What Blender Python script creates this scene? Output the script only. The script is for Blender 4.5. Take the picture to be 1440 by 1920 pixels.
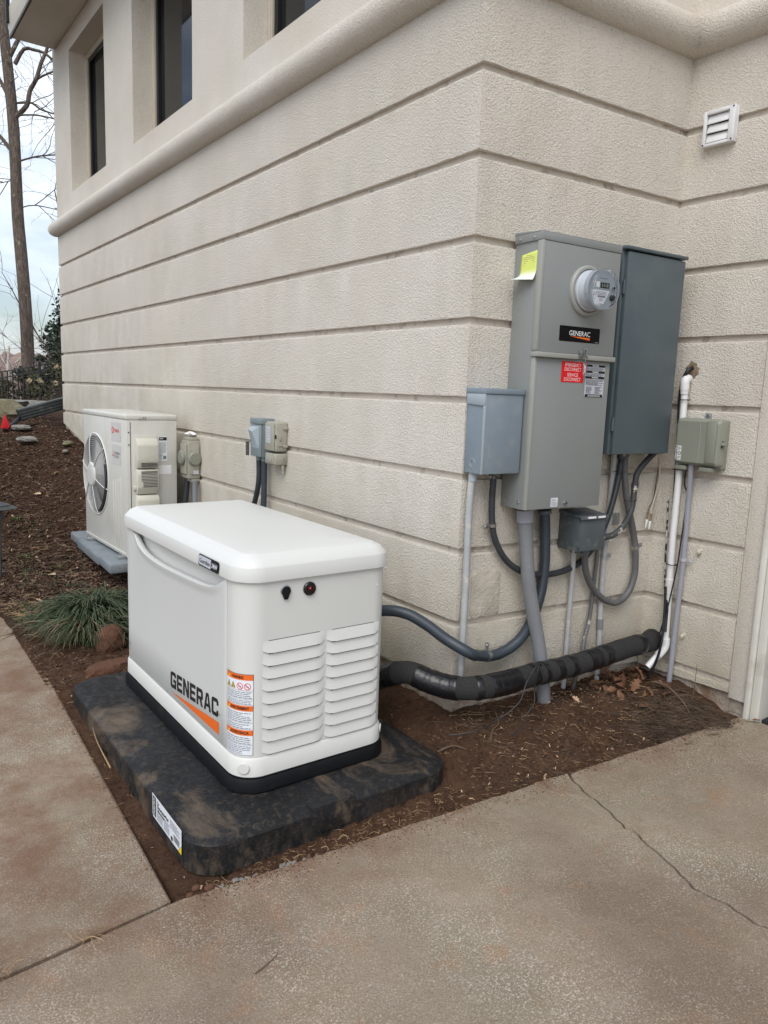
import bpy, bmesh, math, random
from mathutils import Vector, Matrix, noise
random.seed(7)
for _o in list(bpy.data.objects): bpy.data.objects.remove(_o)
SC = bpy.context.scene
COL = SC.collection
V = Vector
# ------------------------------------------------------------------ camera
cd = bpy.data.cameras.new('camera'); cam = bpy.data.objects.new('camera', cd); COL.objects.link(cam)
SC.camera = cam
_yaw, _pit, _rol = 0.62696, -0.15720, 0.03610
_fw = V((math.sin(_yaw)*math.cos(_pit), math.cos(_yaw)*math.cos(_pit), math.sin(_pit)))
_rt = V((math.cos(_yaw), -math.sin(_yaw), 0)); _up = _rt.cross(_fw)
_r2 = _rt*math.cos(_rol)+_up*math.sin(_rol); _u2 = -_rt*math.sin(_rol)+_up*math.cos(_rol)
M = Matrix((( _r2.x,_u2.x,-_fw.x,-1.9404),(_r2.y,_u2.y,-_fw.y,-2.1735),(_r2.z,_u2.z,-_fw.z,1.3943),(0,0,0,1)))
cam.matrix_world = M
cd.sensor_fit = 'VERTICAL'; cd.sensor_height = 36; cd.lens = 1411.68/1920*36
cd.clip_start = 0.05; cd.clip_end = 1200
SC.render.resolution_x = 768; SC.render.resolution_y = 1024
# ------------------------------------------------------------------ world, sun, exposure
SUN_EL, SUN_AZ = math.radians(50), math.radians(232)      # azimuth measured clockwise from +y
w = bpy.data.worlds.new('World'); SC.world = w; w.use_nodes = True
nt = w.node_tree; nt.nodes.clear()
out = nt.nodes.new('ShaderNodeOutputWorld'); bg = nt.nodes.new('ShaderNodeBackground')
sky = nt.nodes.new('ShaderNodeTexSky'); sky.sky_type = 'NISHITA'; sky.sun_disc = False
sky.sun_elevation = SUN_EL; sky.sun_rotation = SUN_AZ; sky.dust_density = 2.0
tc = nt.nodes.new('ShaderNodeTexCoord'); mp = nt.nodes.new('ShaderNodeMapping'); mp.inputs['Scale'].default_value = (1, 1, 2.6)
nz = nt.nodes.new('ShaderNodeTexNoise'); nz.inputs['Scale'].default_value = 2.2; nz.inputs['Detail'].default_value = 6; nz.inputs['Roughness'].default_value = .55
cr = nt.nodes.new('ShaderNodeValToRGB'); cr.color_ramp.elements[0].position = .40; cr.color_ramp.elements[1].position = .60
cr.color_ramp.elements[0].color = (.12, .12, .12, 1); cr.color_ramp.elements[1].color = (1, 1, 1, 1)
mx = nt.nodes.new('ShaderNodeMix'); mx.data_type = 'RGBA'
mx.inputs[7].default_value = (7.7, 8.25, 8.9, 1)
L = nt.links.new
L(tc.outputs['Generated'], mp.inputs['Vector']); L(mp.outputs[0], nz.inputs['Vector']); L(nz.outputs['Fac'], cr.inputs['Fac'])
L(cr.outputs['Color'], mx.inputs[0]); L(sky.outputs[0], mx.inputs[6]); L(mx.outputs[2], bg.inputs['Color'])
bg.inputs['Strength'].default_value = 0.115
L(bg.outputs[0], out.inputs['Surface'])
sl = bpy.data.lights.new('sun', 'SUN'); sl.energy = 1.4; sl.angle = math.radians(40); sl.color = (1, .975, .93)
so = bpy.data.objects.new('sun', sl); COL.objects.link(so)
so.rotation_euler = V((-math.sin(SUN_AZ)*math.cos(SUN_EL), -math.cos(SUN_AZ)*math.cos(SUN_EL), -math.sin(SUN_EL))).to_track_quat('-Z', 'Y').to_euler()
so.location = (-4, -6, 9)
SC.view_settings.view_transform = 'Standard'; SC.view_settings.look = 'None'; SC.view_settings.exposure = 0.42; SC.view_settings.gamma = 1
try: SC.view_settings.use_curve_mapping = False
except Exception: pass

# ------------------------------------------------------------------ materials
class NB:
    def __init__(s, name):
        s.m = bpy.data.materials.new(name); s.m.use_nodes = True; s.t = s.m.node_tree
        s.b = s.t.nodes['Principled BSDF']; s.tc = None
    def n(s, ty, **kw):
        x = s.t.nodes.new(ty)
        for k, v in kw.items():
            if k in x.inputs.keys() if isinstance(k, str) else False: x.inputs[k].default_value = v
            else: setattr(x, k, v)
        return x
    def l(s, a, b): s.t.links.new(a, b)
    def co(s, scale=None):
        if not s.tc: s.tc = s.n('ShaderNodeTexCoord')
        o = s.tc.outputs['Object']
        if scale:
            mp = s.n('ShaderNodeMapping'); mp.inputs['Scale'].default_value = scale; s.l(o, mp.inputs[0]); o = mp.outputs[0]
        return o
    def noise(s, sc, det=3, rough=.55, scale=None, dist=0):
        x = s.n('ShaderNodeTexNoise'); x.inputs['Scale'].default_value = sc; x.inputs['Detail'].default_value = det
        x.inputs['Roughness'].default_value = rough; x.inputs['Distortion'].default_value = dist
        s.l(s.co(scale), x.inputs['Vector']); return x.outputs['Fac']
    def voro(s, sc, feat='F1', scale=None):
        x = s.n('ShaderNodeTexVoronoi'); x.feature = feat; x.inputs['Scale'].default_value = sc
        s.l(s.co(scale), x.inputs['Vector']); return x
    def ramp(s, fac, p0, p1, c0=(0, 0, 0), c1=(1, 1, 1)):
        x = s.n('ShaderNodeValToRGB'); e = x.color_ramp.elements
        e[0].position = p0; e[1].position = p1; e[0].color = (*c0, 1); e[1].color = (*c1, 1); s.l(fac, x.inputs[0]); return x.outputs[0]
    def mix(s, fac, a, b, mode='MIX'):
        x = s.n('ShaderNodeMix'); x.data_type = 'RGBA'; x.blend_type = mode
        for i, v in ((0, fac), (6, a), (7, b)):
            if isinstance(v, (int, float)): x.inputs[i].default_value = v
            elif isinstance(v, tuple): x.inputs[i].default_value = (*v, 1)
            else: s.l(v, x.inputs[i])
        return x.outputs[2]
    def math(s, op, a, b=0.0):
        x = s.n('ShaderNodeMath'); x.operation = op
        for i, v in ((0, a), (1, b)):
            if isinstance(v, (int, float)): x.inputs[i].default_value = v
            else: s.l(v, x.inputs[i])
        return x.outputs[0]
    def sep(s):
        x = s.n('ShaderNodeSeparateXYZ'); s.l(s.co(), x.inputs[0]); return x.outputs
    def color(s, c):
        if isinstance(c, tuple): s.b.inputs['Base Color'].default_value = (*c, 1)
        else: s.l(c, s.b.inputs['Base Color'])
    def bump(s, h, dist, strength=1):
        x = s.n('ShaderNodeBump'); x.inputs['Distance'].default_value = dist; x.inputs['Strength'].default_value = strength
        s.l(h, x.inputs['Height']); s.l(x.outputs[0], s.b.inputs['Normal'])

def plain(name, col, rough=.5, metal=0.0, var=.10, vs=6, bs=0, bd=0.0, dirt=None, spec=None, coat=0, dsc=9, dlo=.5, dhi=.75):
    n = NB(name); n.b.inputs['Roughness'].default_value = rough; n.b.inputs['Metallic'].default_value = metal
    if spec is not None: n.b.inputs['Specular IOR Level'].default_value = spec
    if coat: n.b.inputs['Coat Weight'].default_value = coat
    c = n.mix(n.ramp(n.noise(vs, 4), .3, .7), tuple(x*(1-var) for x in col), tuple(min(1, x*(1+var)) for x in col))
    if dirt: c = n.mix(n.ramp(n.noise(dsc, 6, .65), dlo, dhi), c, dirt)
    n.color(c)
    if bd: n.bump(n.noise(bs, 3), bd)
    return n.m

def stucco(name, base, fine, bdist, tint=True):
    n = NB(name); n.b.inputs['Roughness'].default_value = .9; n.b.inputs['Specular IOR Level'].default_value = .15
    big = n.ramp(n.noise(1.3, 5, .6), .35, .68)
    c = n.mix(big, tuple(x*1.04 for x in base), (base[0]*.93, base[1]*.915, base[2]*.87))
    c = n.mix(n.math('MULTIPLY', n.ramp(n.noise(2.4, 4, .6), .45, .66), .5), c, (base[0]*.985, base[1]*.962, base[2]*.955))   # faint pink and olive mottling
    c = n.mix(n.math('MULTIPLY', n.ramp(n.noise(1.7, 5, .7, scale=(1, 1, 1.3)), .50, .72), .5), c, (base[0]*.90, base[1]*.90, base[2]*.84))
    streak = n.ramp(n.noise(3.0, 5, .6, scale=(1.3, 1.3, .35)), .60, .90)
    c = n.mix(n.math('MULTIPLY', streak, .0), c, (base[0]*.78, base[1]*.76, base[2]*.68))
    if tint:
        z = n.sep()[2]; y = n.sep()[1]
        # algae and splash dirt low on the wall
        z = n.math('SUBTRACT', z, n.math('MULTIPLY', n.math('MAXIMUM', y, 0.0), .135))     # height above the rising ground
        mr = n.n('ShaderNodeMapRange'); mr.inputs[1].default_value = 1.5; mr.inputs[2].default_value = .15; n.l(z, mr.inputs[0])
        a = n.math('MULTIPLY', mr.outputs[0], n.ramp(n.noise(2.1, 6, .7), .38, .66))
        c = n.mix(n.math('MULTIPLY', a, .60), c, (.43, .39, .25))
        mr2 = n.n('ShaderNodeMapRange'); mr2.inputs[1].default_value = .62; mr2.inputs[2].default_value = .12; n.l(z, mr2.inputs[0])
        a2 = n.math('MULTIPLY', mr2.outputs[0], n.ramp(n.noise(5, 6, .7), .35, .7))
        c = n.mix(n.math('MULTIPLY', a2, .45), c, (.30, .24, .18))
    sp = n.ramp(n.noise(fine*1.2, 3, .65), .33, .47)
    c = n.mix(sp, tuple(x*.62 for x in base), c)
    n.color(c)
    h1 = n.noise(fine, 6, .70); v = n.voro(fine*.8); h2 = v.outputs['Distance']
    h = n.math('ADD', h1, n.math('MULTIPLY', h2, .55))
    n.bump(h, bdist)
    return n.m

def concrete():
    n = NB('weathered_concrete'); n.b.inputs['Roughness'].default_value = .88; n.b.inputs['Specular IOR Level'].default_value = .25
    c = n.mix(n.ramp(n.noise(1.1, 6, .6), .38, .62), (.220, .166, .120), (.375, .312, .240))
    c = n.mix(n.math('MULTIPLY', n.ramp(n.noise(2.3, 6, .65), .50, .70), .60), c, (.265, .160, .095))     # clay stains
    c = n.mix(n.math('MULTIPLY', n.ramp(n.noise(.9, 4, .6, scale=(1, 1, 1.01)), .48, .68), .55), c, (.215, .200, .130))  # algae
    c = n.mix(n.math('MULTIPLY', n.ramp(n.noise(7, 4, .6), .60, .72), .35), c, (.40, .19, .09))
    # exposed sand and aggregate, bared only in worn patches
    sp = n.ramp(n.noise(185, 4, .75), .525, .60)
    worn = n.ramp(n.noise(1.9, 6, .65), .43, .60)
    c = n.mix(n.math('MULTIPLY', sp, n.math('ADD', n.math('MULTIPLY', worn, .62), .20)), c, (.66, .60, .52))
    dk = n.ramp(n.noise(190, 4, .75), .38, .46, (1, 1, 1), (0, 0, 0))
    c = n.mix(n.math('MULTIPLY', dk, .45), c, (.12, .088, .062))
    o = n.sep(); d = n.math('ADD', n.math('ADD', o[1], .287), n.math('MULTIPLY', n.math('ADD', o[0], 1.25), .128))   # clay washed onto the slab along the planting bed
    mr = n.n('ShaderNodeMapRange'); mr.inputs[1].default_value = -.28; mr.inputs[2].default_value = .0; n.l(d, mr.inputs[0])
    c = n.mix(n.math('MULTIPLY', n.math('MULTIPLY', mr.outputs[0], n.ramp(n.noise(4, 6, .7), .38, .62)), .75), c, (.185, .098, .058))
    v = n.voro(26); c = n.mix(n.ramp(v.outputs['Distance'], .03, .07, (.5, .5, .5), (0, 0, 0)), c, (.62, .56, .48))
    n.color(c)
    n.bump(n.math('ADD', n.noise(190, 4, .7), n.math('MULTIPLY', n.noise(22, 4, .6), 1.2)), .0050)
    return n.m

def soil():
    n = NB('garden_soil'); n.b.inputs['Roughness'].default_value = .95; n.b.inputs['Specular IOR Level'].default_value = .1
    y = n.sep()[1]
    clay = n.mix(n.ramp(n.noise(7, 6, .7), .35, .65), (.070, .037, .023), (.125, .071, .044))
    mul = n.mix(n.ramp(n.noise(16, 6, .75), .38, .62), (.026, .015, .010), (.078, .044, .028))
    mul = n.mix(n.math('MULTIPLY', n.ramp(n.noise(2.1, 5, .65), .58, .70), .5), mul, (.060, .066, .022))   # moss
    mr = n.n('ShaderNodeMapRange'); mr.inputs[1].default_value = 1.7; mr.inputs[2].default_value = 2.6; n.l(y, mr.inputs[0])
    c = n.mix(mr.outputs[0], clay, mul)
    c = n.mix(n.math('MULTIPLY', n.ramp(n.noise(34, 5, .8), .50, .62), .7), c, (.040, .021, .013))
    c = n.mix(n.ramp(n.noise(120, 4, .8), .55, .68), c, (.150, .088, .055))
    c = n.mix(n.ramp(n.noise(80, 3, .8), .30, .40, (.8, .8, .8), (0, 0, 0)), c, (.035, .020, .013))
    n.color(c); n.bump(n.math('ADD', n.noise(60, 6, .8), n.math('MULTIPLY', n.noise(180, 3, .8), .5)), .012)
    return n.m

def padplastic():
    n = NB('scuffed_black_pad'); n.b.inputs['Roughness'].default_value = .5; n.b.inputs['Specular IOR Level'].default_value = .25
    base = n.mix(n.ramp(n.noise(5, 4), .3, .7), (.008, .009, .010), (.018, .019, .022))
    z = n.sep()[2]
    c = n.mix(n.math('MULTIPLY', n.ramp(n.noise(4.2, 8, .66, scale=(1, .55, 1), dist=.6), .54, .76), .80), base, (.26, .19, .13))
    c = n.mix(n.math('MULTIPLY', n.ramp(n.noise(45, 6, .8, dist=.6), .50, .72), .38), c, (.16, .12, .085))
    mr = n.n('ShaderNodeMapRange'); mr.inputs[1].default_value = .105; mr.inputs[2].default_value = .0; n.l(z, mr.inputs[0])
    st = n.ramp(n.noise(17, 7, .75, scale=(1, 1, .35)), .46, .66)
    c = n.mix(n.math('MULTIPLY', n.math('MULTIPLY', mr.outputs[0], st), .75), c, (.135, .098, .068))
    n.color(c)
    r = n.ramp(n.noise(12, 5, .7), .4, .65, (.42, .42, .42), (.85, .85, .85)); n.l(r, n.b.inputs['Roughness'])
    n.bump(n.math('ADD', n.noise(300, 3, .7), n.math('MULTIPLY', n.noise(9, 3), 1.5)), .0012)
    return n.m

def bark():
    n = NB('grey_brown_bark'); n.b.inputs['Roughness'].default_value = .95
    f = n.noise(7, 6, .7, scale=(2.6, 2.6, .4)); c = n.mix(n.ramp(f, .36, .64), (.050, .036, .027), (.175, .135, .105))
    c = n.mix(n.ramp(n.noise(3, 6, .8), .60, .66), c, (.34, .31, .26)); n.color(c); n.bump(f, .05)
    return n.m

MAT = {}
def mat(k, *a, **kw):
    MAT[k] = plain(k, *a, **kw); return MAT[k]
MAT['stucco'] = stucco('sand_stucco', (.705, .657, .592), 165, .0054)
MAT['stucco_smooth'] = stucco('fine_stucco', (.695, .650, .587), 190, .0022, tint=False)
MAT['concrete'] = concrete(); MAT['soil'] = soil(); MAT['pad'] = padplastic(); MAT['bark'] = bark()
mat('foundation', (.42, .37, .31), .95, bs=70, bd=.006, var=.25, vs=8, dirt=(.22, .13, .08), dlo=.45, dhi=.65)
mat('gen_white', (.655, .66, .635), .36, var=.012, vs=2, bs=700, bd=.00012)
mat('gen_panel', (.625, .638, .625), .40, var=.012, vs=2, bs=420, bd=.00025)
mat('gen_skirt', (.68, .68, .65), .38, var=.01)
mat('dark_gap', (.02, .02, .02), .9, var=0)
mat('black_plastic', (.006, .0065, .008), .55, var=.2, vs=20, dirt=(.02, .017, .014), dsc=14, dlo=.6, dhi=.8, spec=.25)
mat('gloss_black', (.006, .006, .007), .22, var=0)
mat('orange', (.80, .15, .015), .5, var=0)
mat('ink', (.010, .010, .012), .5, var=0)
mat('ink_grey', (.20, .21, .24), .6, var=0)
mat('label_white', (.78, .81, .86), .45, var=.01)
mat('label_silver', (.52, .55, .60), .35, var=.02)
mat('label_yellow', (.85, .62, .04), .5, var=0)
mat('sign_red', (.72, .012, .018), .42, var=.02)
mat('print_white', (.82, .82, .82), .5, var=0)
mat('panel_grey', (.246, .260, .257), .42, var=.035, vs=3, bs=500, bd=.00015)
mat('panel_lip', (.33, .335, .31), .42, var=.03)
mat('panel_green', (.082, .108, .122), .38, var=.06, vs=4, dirt=(.11, .135, .14), dsc=5, dlo=.5, dhi=.8)
mat('box_blue', (.215, .262, .305), .45, var=.06, vs=6, dirt=(.30, .32, .33), dsc=12, dlo=.55, dhi=.8)
mat('box_blue_light', (.35, .40, .44), .45, var=.05)
mat('small_box', (.082, .100, .108), .5, var=.15, vs=9, dirt=(.22, .23, .23), dsc=16, dlo=.56, dhi=.75)
mat('telecom', (.245, .250, .205), .5, var=.04)
mat('telecom_tan', (.36, .345, .285), .5, var=.06, dirt=(.24, .215, .16), dsc=18, dlo=.55, dhi=.75)
mat('disconnect', (.205, .250, .260), .5, var=.07)
mat('steel', (.55, .56, .57), .32, 1.0, var=.1, vs=40, dirt=(.22, .2, .17), dsc=60, dlo=.58, dhi=.8)
mat('galv', (.42, .44, .45), .45, .7, var=.15, vs=30)
mat('pvc_grey', (.205, .215, .230), .48, var=.07, vs=8, dirt=(.33, .33, .33), dsc=26, dlo=.62, dhi=.74)
mat('pvc_light', (.40, .41, .42), .5, var=.10, vs=8, dirt=(.56, .53, .47), dsc=20, dlo=.55, dhi=.7)
mat('pvc_mauve', (.30, .30, .345), .5, var=.07, vs=8)
mat('pvc_white', (.74, .74, .74), .38, var=.03, dirt=(.55, .50, .44), dsc=9, dlo=.6, dhi=.85)
mat('flex_dark', (.030, .034, .040), .42, var=.15, vs=15)
mat('flex_blue', (.036, .048, .062), .40, var=.12, vs=12)
mat('flex_grey', (.115, .115, .118), .5, var=.14, vs=16, dirt=(.52, .49, .44), dsc=17, dlo=.63, dhi=.68)
mat('flex_painted', (.060, .062, .066), .5, var=.14, vs=16, dirt=(.60, .56, .50), dsc=13, dlo=.60, dhi=.64)
mat('cable_black', (.010, .010, .012), .45, var=0)
mat('cable_paint', (.02, .02, .02), .6, dirt=(.60, .58, .54), dsc=40, dlo=.46, dhi=.52)
mat('foam', (.021, .020, .021), .95, var=.25, vs=300, bs=500, bd=.0022, dirt=(.048, .046, .045), dsc=240, dlo=.5, dhi=.7)
mat('tape', (.008, .008, .010), .28, var=.1, bs=60, bd=.0020)
mat('ac_body', (.60, .59, .54), .42, var=.03, vs=3, dirt=(.50, .47, .41), dsc=4, dlo=.5, dhi=.85)
mat('ac_cover', (.60, .58, .50), .48, var=.03, dirt=(.50, .46, .37), dsc=9, dlo=.55, dhi=.85)
mat('ac_grille', (.62, .62, .59), .4, var=.03)
mat('ac_dark', (.035, .036, .038), .6, var=.2)
mat('ac_blade', (.24, .24, .24), .45, var=.06)
mat('ac_pad', (.19, .215, .235), .6, var=.1, dirt=(.14, .12, .09), dsc=14, dlo=.55, dhi=.75)
mat('rust', (.16, .065, .025), .9, var=.4, vs=60)
mat('vent_white', (.74, .74, .75), .45, var=.04, dirt=(.5, .49, .47), dsc=22, dlo=.6, dhi=.8)
mat('paint_white', (.70, .68, .62), .5, var=.05, dirt=(.48, .43, .35), dsc=7, dlo=.52, dhi=.8)
mat('trim_beige', (.56, .51, .42), .55, var=.04)
mat('window_frame', (.012, .011, .012), .3, var=.1)
mat('door_dark', (.030, .018, .014), .45, var=.25, vs=20)
mat('vent_slot_shade', (.10, .10, .095), .8, var=0)  # soft grey shade inside the louvre slots, set as a flat colour
mat('curtain', (.16, .18, .17), .8, var=.12)
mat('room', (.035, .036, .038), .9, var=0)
mat('lamp_metal', (.060, .066, .072), .5, .3, var=.2, dirt=(.10, .10, .08), dsc=20, dlo=.5, dhi=.7)
mat('fence_black', (.012, .012, .013), .45, var=.1)
mat('spout', (.032, .037, .038), .5, var=.15, dirt=(.12, .12, .10), dsc=12, dlo=.55, dhi=.75)
mat('flag_red', (.70, .02, .03), .6, var=.1)
mat('rock_red', (.125, .054, .030), .95, var=.35, vs=14, bs=40, bd=.012, dirt=(.055, .028, .016), dsc=14, dlo=.45, dhi=.68)
mat('rock_grey', (.22, .21, .19), .95, var=.3, vs=12, bs=40, bd=.01)
mat('groove', (.60, .54, .47), .95, var=.10, vs=3, bs=120, bd=.003, dirt=(.24, .20, .155), dsc=16, dlo=.55, dhi=.74)
mat('bare_coat', (.47, .43, .36), .95, var=.18, vs=14, bs=90, bd=.005)
mat('sealant', (.20, .15, .10), .95, var=.4, vs=60)
mat('rock_moss', (.20, .175, .12), .95, var=.3, vs=9, bs=30, bd=.01, dirt=(.13, .125, .045), dsc=7, dlo=.48, dhi=.66)
mat('chip', (.062, .034, .021), .95, var=.6, vs=12, dirt=(.21, .13, .085), dsc=15, dlo=.50, dhi=.66)
mat('clod', (.100, .052, .031), .97, var=.45, vs=25)
mat('straw', (.34, .23, .12), .8, var=.35, vs=9)
mat('root', (.085, .055, .036), .9, var=.5, vs=12)
mat('leaf_brown', (.175, .083, .042), .75, var=.45, vs=18)
mat('leaf_tan', (.47, .33, .21), .75, var=.25, vs=18)
mat('twig', (.13, .085, .055), .9, var=.3, vs=20)
mat('twig_far', (.075, .055, .050), .9, var=.3, vs=1)
mat('bark_pale', (.55, .50, .44), .9, var=.2)
mat('wood_far', (.26, .19, .165), 1.0, var=.30, vs=.35)
mat('hydrangea', (.50, .42, .26), .9, var=.25, vs=10)
def leafmat(k, c0, c1, c2, sc):
    n = NB(k); n.b.inputs['Roughness'].default_value = .55
    c = n.mix(n.ramp(n.noise(sc, 4, .7), .35, .65), c0, c1); c = n.mix(n.ramp(n.noise(sc*3.1, 4, .7), .58, .70), c, c2); n.color(c); MAT[k] = n.m
leafmat('grass', (.018, .034, .012), (.066, .092, .038), (.18, .18, .09), 22)
leafmat('grass_dry', (.13, .10, .055), (.24, .18, .105), (.10, .10, .045), 9)
leafmat('holly', (.010, .022, .013), (.028, .050, .024), (.05, .07, .03), 4)
leafmat('shrub', (.050, .055, .022), (.095, .085, .040), (.13, .075, .04), 2)
leafmat('moss', (.060, .085, .015), (.10, .13, .03), (.07, .06, .03), 20)
n = NB('clear_polycarbonate'); n.b.inputs['Roughness'].default_value = .05; n.b.inputs['Transmission Weight'].default_value = 1.0
n.b.inputs['IOR'].default_value = 1.25; n.color((.92, .93, .95)); MAT['clear'] = n.m
n = NB('window_glass'); n.b.inputs['Roughness'].default_value = .04; n.color((.10, .11, .11)); n.b.inputs['Transmission Weight'].default_value = .85; n.b.inputs['IOR'].default_value = 1.35
MAT['glass'] = n.m
n = NB('indicator_red'); n.color((.5, .01, .01)); n.b.inputs['Emission Color'].default_value = (1, .03, .03, 1); n.b.inputs['Emission Strength'].default_value = 1.5; MAT['led'] = n.m
mat('lens_red', (.030, .004, .005), .15, var=0)
n = NB('notice_paper'); n.b.inputs['Roughness'].default_value = .7
_z = n.sep()[2]; _mr = n.n('ShaderNodeMapRange'); _mr.inputs[1].default_value = 1.845; _mr.inputs[2].default_value = 1.868; n.l(_z, _mr.inputs[0])
n.color(n.mix(_mr.outputs[0], (.80, .84, .80), (.72, .80, .20))); MAT['paper'] = n.m

# ------------------------------------------------------------------ mesh building
class MB:
    def __init__(s): s.bm = bmesh.new(); s.ms = []
    def mi(s, m):
        if m not in s.ms: s.ms.append(m)
        return s.ms.index(m)
    def merge(s, bm2, m, T=None):
        i = s.mi(m)
        for f in bm2.faces: f.material_index = i
        if T is not None: bmesh.ops.transform(bm2, matrix=T, verts=bm2.verts)
        me = bpy.data.meshes.new('t'); bm2.to_mesh(me); bm2.free()
        s.bm.from_mesh(me); bpy.data.meshes.remove(me)
    def box(s, x0, x1, y0, y1, z0, z1, m, bev=0, seg=2, T=None):
        b = bmesh.new(); bmesh.ops.create_cube(b, size=1)
        for v in b.verts:
            v.co = V((x0+(v.co.x+.5)*(x1-x0), y0+(v.co.y+.5)*(y1-y0), z0+(v.co.z+.5)*(z1-z0)))
        if bev: bmesh.ops.bevel(b, geom=b.edges[:], offset=bev, segments=seg, affect='EDGES', profile=.5)
        s.merge(b, m, T); return s
    def prism(s, pts, axis, a0, a1, m, bev=0, seg=2, T=None):
        # pts: 2-D outline; axis 'x': pts=(y,z) ; 'y': pts=(x,z) ; 'z': pts=(x,y)
        b = bmesh.new()
        def mk(p, a): return V({'x': (a, p[0], p[1]), 'y': (p[0], a, p[1]), 'z': (p[0], p[1], a)}[axis])
        v0 = [b.verts.new(mk(p, a0)) for p in pts]; v1 = [b.verts.new(mk(p, a1)) for p in pts]
        n = len(pts); f0 = b.faces.new(v0); f1 = b.faces.new(v1[::-1])
        for i in range(n): b.faces.new((v0[(i+1) % n], v0[i], v1[i], v1[(i+1) % n]))
        bmesh.ops.recalc_face_normals(b, faces=b.faces[:])
        if bev: bmesh.ops.bevel(b, geom=[e for e in b.edges], offset=bev, segments=seg, affect='EDGES', profile=.5, clamp_overlap=True)
        s.merge(b, m, T); return s
    def loft(s, rings, m, cap0=True, cap1=True, closed=True, T=None):
        b = bmesh.new(); R = [[b.verts.new(p) for p in r] for r in rings]; n = len(R[0])
        for i in range(len(R)-1):
            for j in range(n if closed else n-1):
                k = (j+1) % n
                b.faces.new((R[i][j], R[i][k], R[i+1][k], R[i+1][j]))
        if cap0: b.faces.new(R[0][::-1])
        if cap1: b.faces.new(R[-1])
        bmesh.ops.recalc_face_normals(b, faces=b.faces[:])
        s.merge(b, m, T); return s
    def tube(s, path, r, m, n=12, caps=True, rf=None, T=None):
        P = [V(p) for p in path]; rings = []
        t0 = (P[1]-P[0]).normalized(); u = t0.orthogonal().normalized()
        for i, p in enumerate(P):
            t = ((P[min(i+1, len(P)-1)]-P[max(i-1, 0)])).normalized()
            u = (u-t*u.dot(t)).normalized(); w_ = t.cross(u)
            rr = rf(i/(len(P)-1), i) if rf else r
            rings.append([p+(u*math.cos(a)+w_*math.sin(a))*rr for a in [2*math.pi*k/n for k in range(n)]])
        return s.loft(rings, m, caps, caps, True, T)
    def cyl(s, p, q, r, m, n=20, r2=None, bev=0, T=None):
        p = V(p); q = V(q); r2 = r if r2 is None else r2
        if bev:
            d = (q-p).normalized()
            pts = [p, p+d*bev, q-d*bev, q]; rs = [r-bev, r, r2, r2-bev]
            return s.tube(pts, r, m, n, True, lambda t, i: rs[i], T)
        return s.tube([p, q], r, m, n, True, lambda t, i: r if i == 0 else r2, T)
    def lathe(s, prof, m, c=(0, 0, 0), ax='-y', n=32, cap=True, T=None):
        # prof: list of (radius, distance along the axis)
        A = {'-y': (V((0, -1, 0)), V((1, 0, 0)), V((0, 0, 1))), 'z': (V((0, 0, 1)), V((1, 0, 0)), V((0, 1, 0))), '-x': (V((-1, 0, 0)), V((0, -1, 0)), V((0, 0, 1)))}[ax]
        c = V(c); rings = [[c+A[0]*d+(A[1]*math.cos(a)+A[2]*math.sin(a))*max(r, 1e-5) for a in [2*math.pi*k/n for k in range(n)]] for r, d in prof]
        return s.loft(rings, m, cap, cap, True, T)
    def raw(s, vs, fs, m):
        b = bmesh.new(); vv = [b.verts.new(v) for v in vs]
        for f in fs:
            try: b.faces.new([vv[i] for i in f])
            except ValueError: pass
        s.merge(b, m); return s
    def build(s, name, parent=None, smooth=35, **kw):
        me = bpy.data.meshes.new(name); s.bm.to_mesh(me); s.bm.free()
        for m in s.ms: me.materials.append(MAT[m])
        if smooth:
            me.shade_smooth()
            try: me.set_sharp_from_angle(angle=math.radians(smooth))
            except Exception: pass
        o = bpy.data.objects.new(name, me); COL.objects.link(o)
        if parent: o.parent = parent
        tag(o, **kw); return o
def tag(o, label=None, cat=None, group=None, kind=None):
    if label: o['label'] = label
    if cat: o['category'] = cat
    if group: o['group'] = group
    if kind: o['kind'] = kind
    return o
def empty(name, loc=(0, 0, 0), rz=0, **kw):
    o = bpy.data.objects.new(name, None); COL.objects.link(o); o.location = loc; o.rotation_euler = (0, 0, rz)
    o.empty_display_size = .05
    return tag(o, **kw)
def copy_tree(o, parent=None):
    c = o.copy(); COL.objects.link(c); c.parent = parent
    for ch in list(o.children): copy_tree(ch, c)
    return c
def flat(name, vs, fs, mats, fm, parent=None, **kw):
    me = bpy.data.meshes.new(name); me.from_pydata([tuple(v) for v in vs], [], fs)
    for m in mats: me.materials.append(MAT[m])
    if fm: me.polygons.foreach_set('material_index', fm)
    me.update(); o = bpy.data.objects.new(name, me); COL.objects.link(o)
    if parent: o.parent = parent
    return tag(o, **kw)
def spline(P, step=.02):
    P = [V(p) for p in P]; out = []
    for i in range(len(P)-1):
        a = P[max(i-1, 0)]; b = P[i]; c = P[i+1]; d = P[min(i+2, len(P)-1)]
        n = max(2, int((c-b).length/step))
        for k in range(n):
            t = k/n
            out.append(.5*((2*b)+(-a+c)*t+(2*a-5*b+4*c-d)*t*t+(-a+3*b-3*c+d)*t*t*t))
    out.append(P[-1]); return out
def rrect(x0, x1, y0, y1, r, n=8):
    if not isinstance(r, (tuple, list)): r = (r,)*4
    out = []
    for (cx, cy, a0, rr) in ((x0+r[0], y0+r[0], 180, r[0]), (x1-r[1], y0+r[1], 270, r[1]), (x1-r[2], y1-r[2], 0, r[2]), (x0+r[3], y1-r[3], 90, r[3])):
        for k in range(n+1):
            a = math.radians(a0+90*k/n); out.append((cx+rr*math.cos(a), cy+rr*math.sin(a)))
    return out
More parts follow.
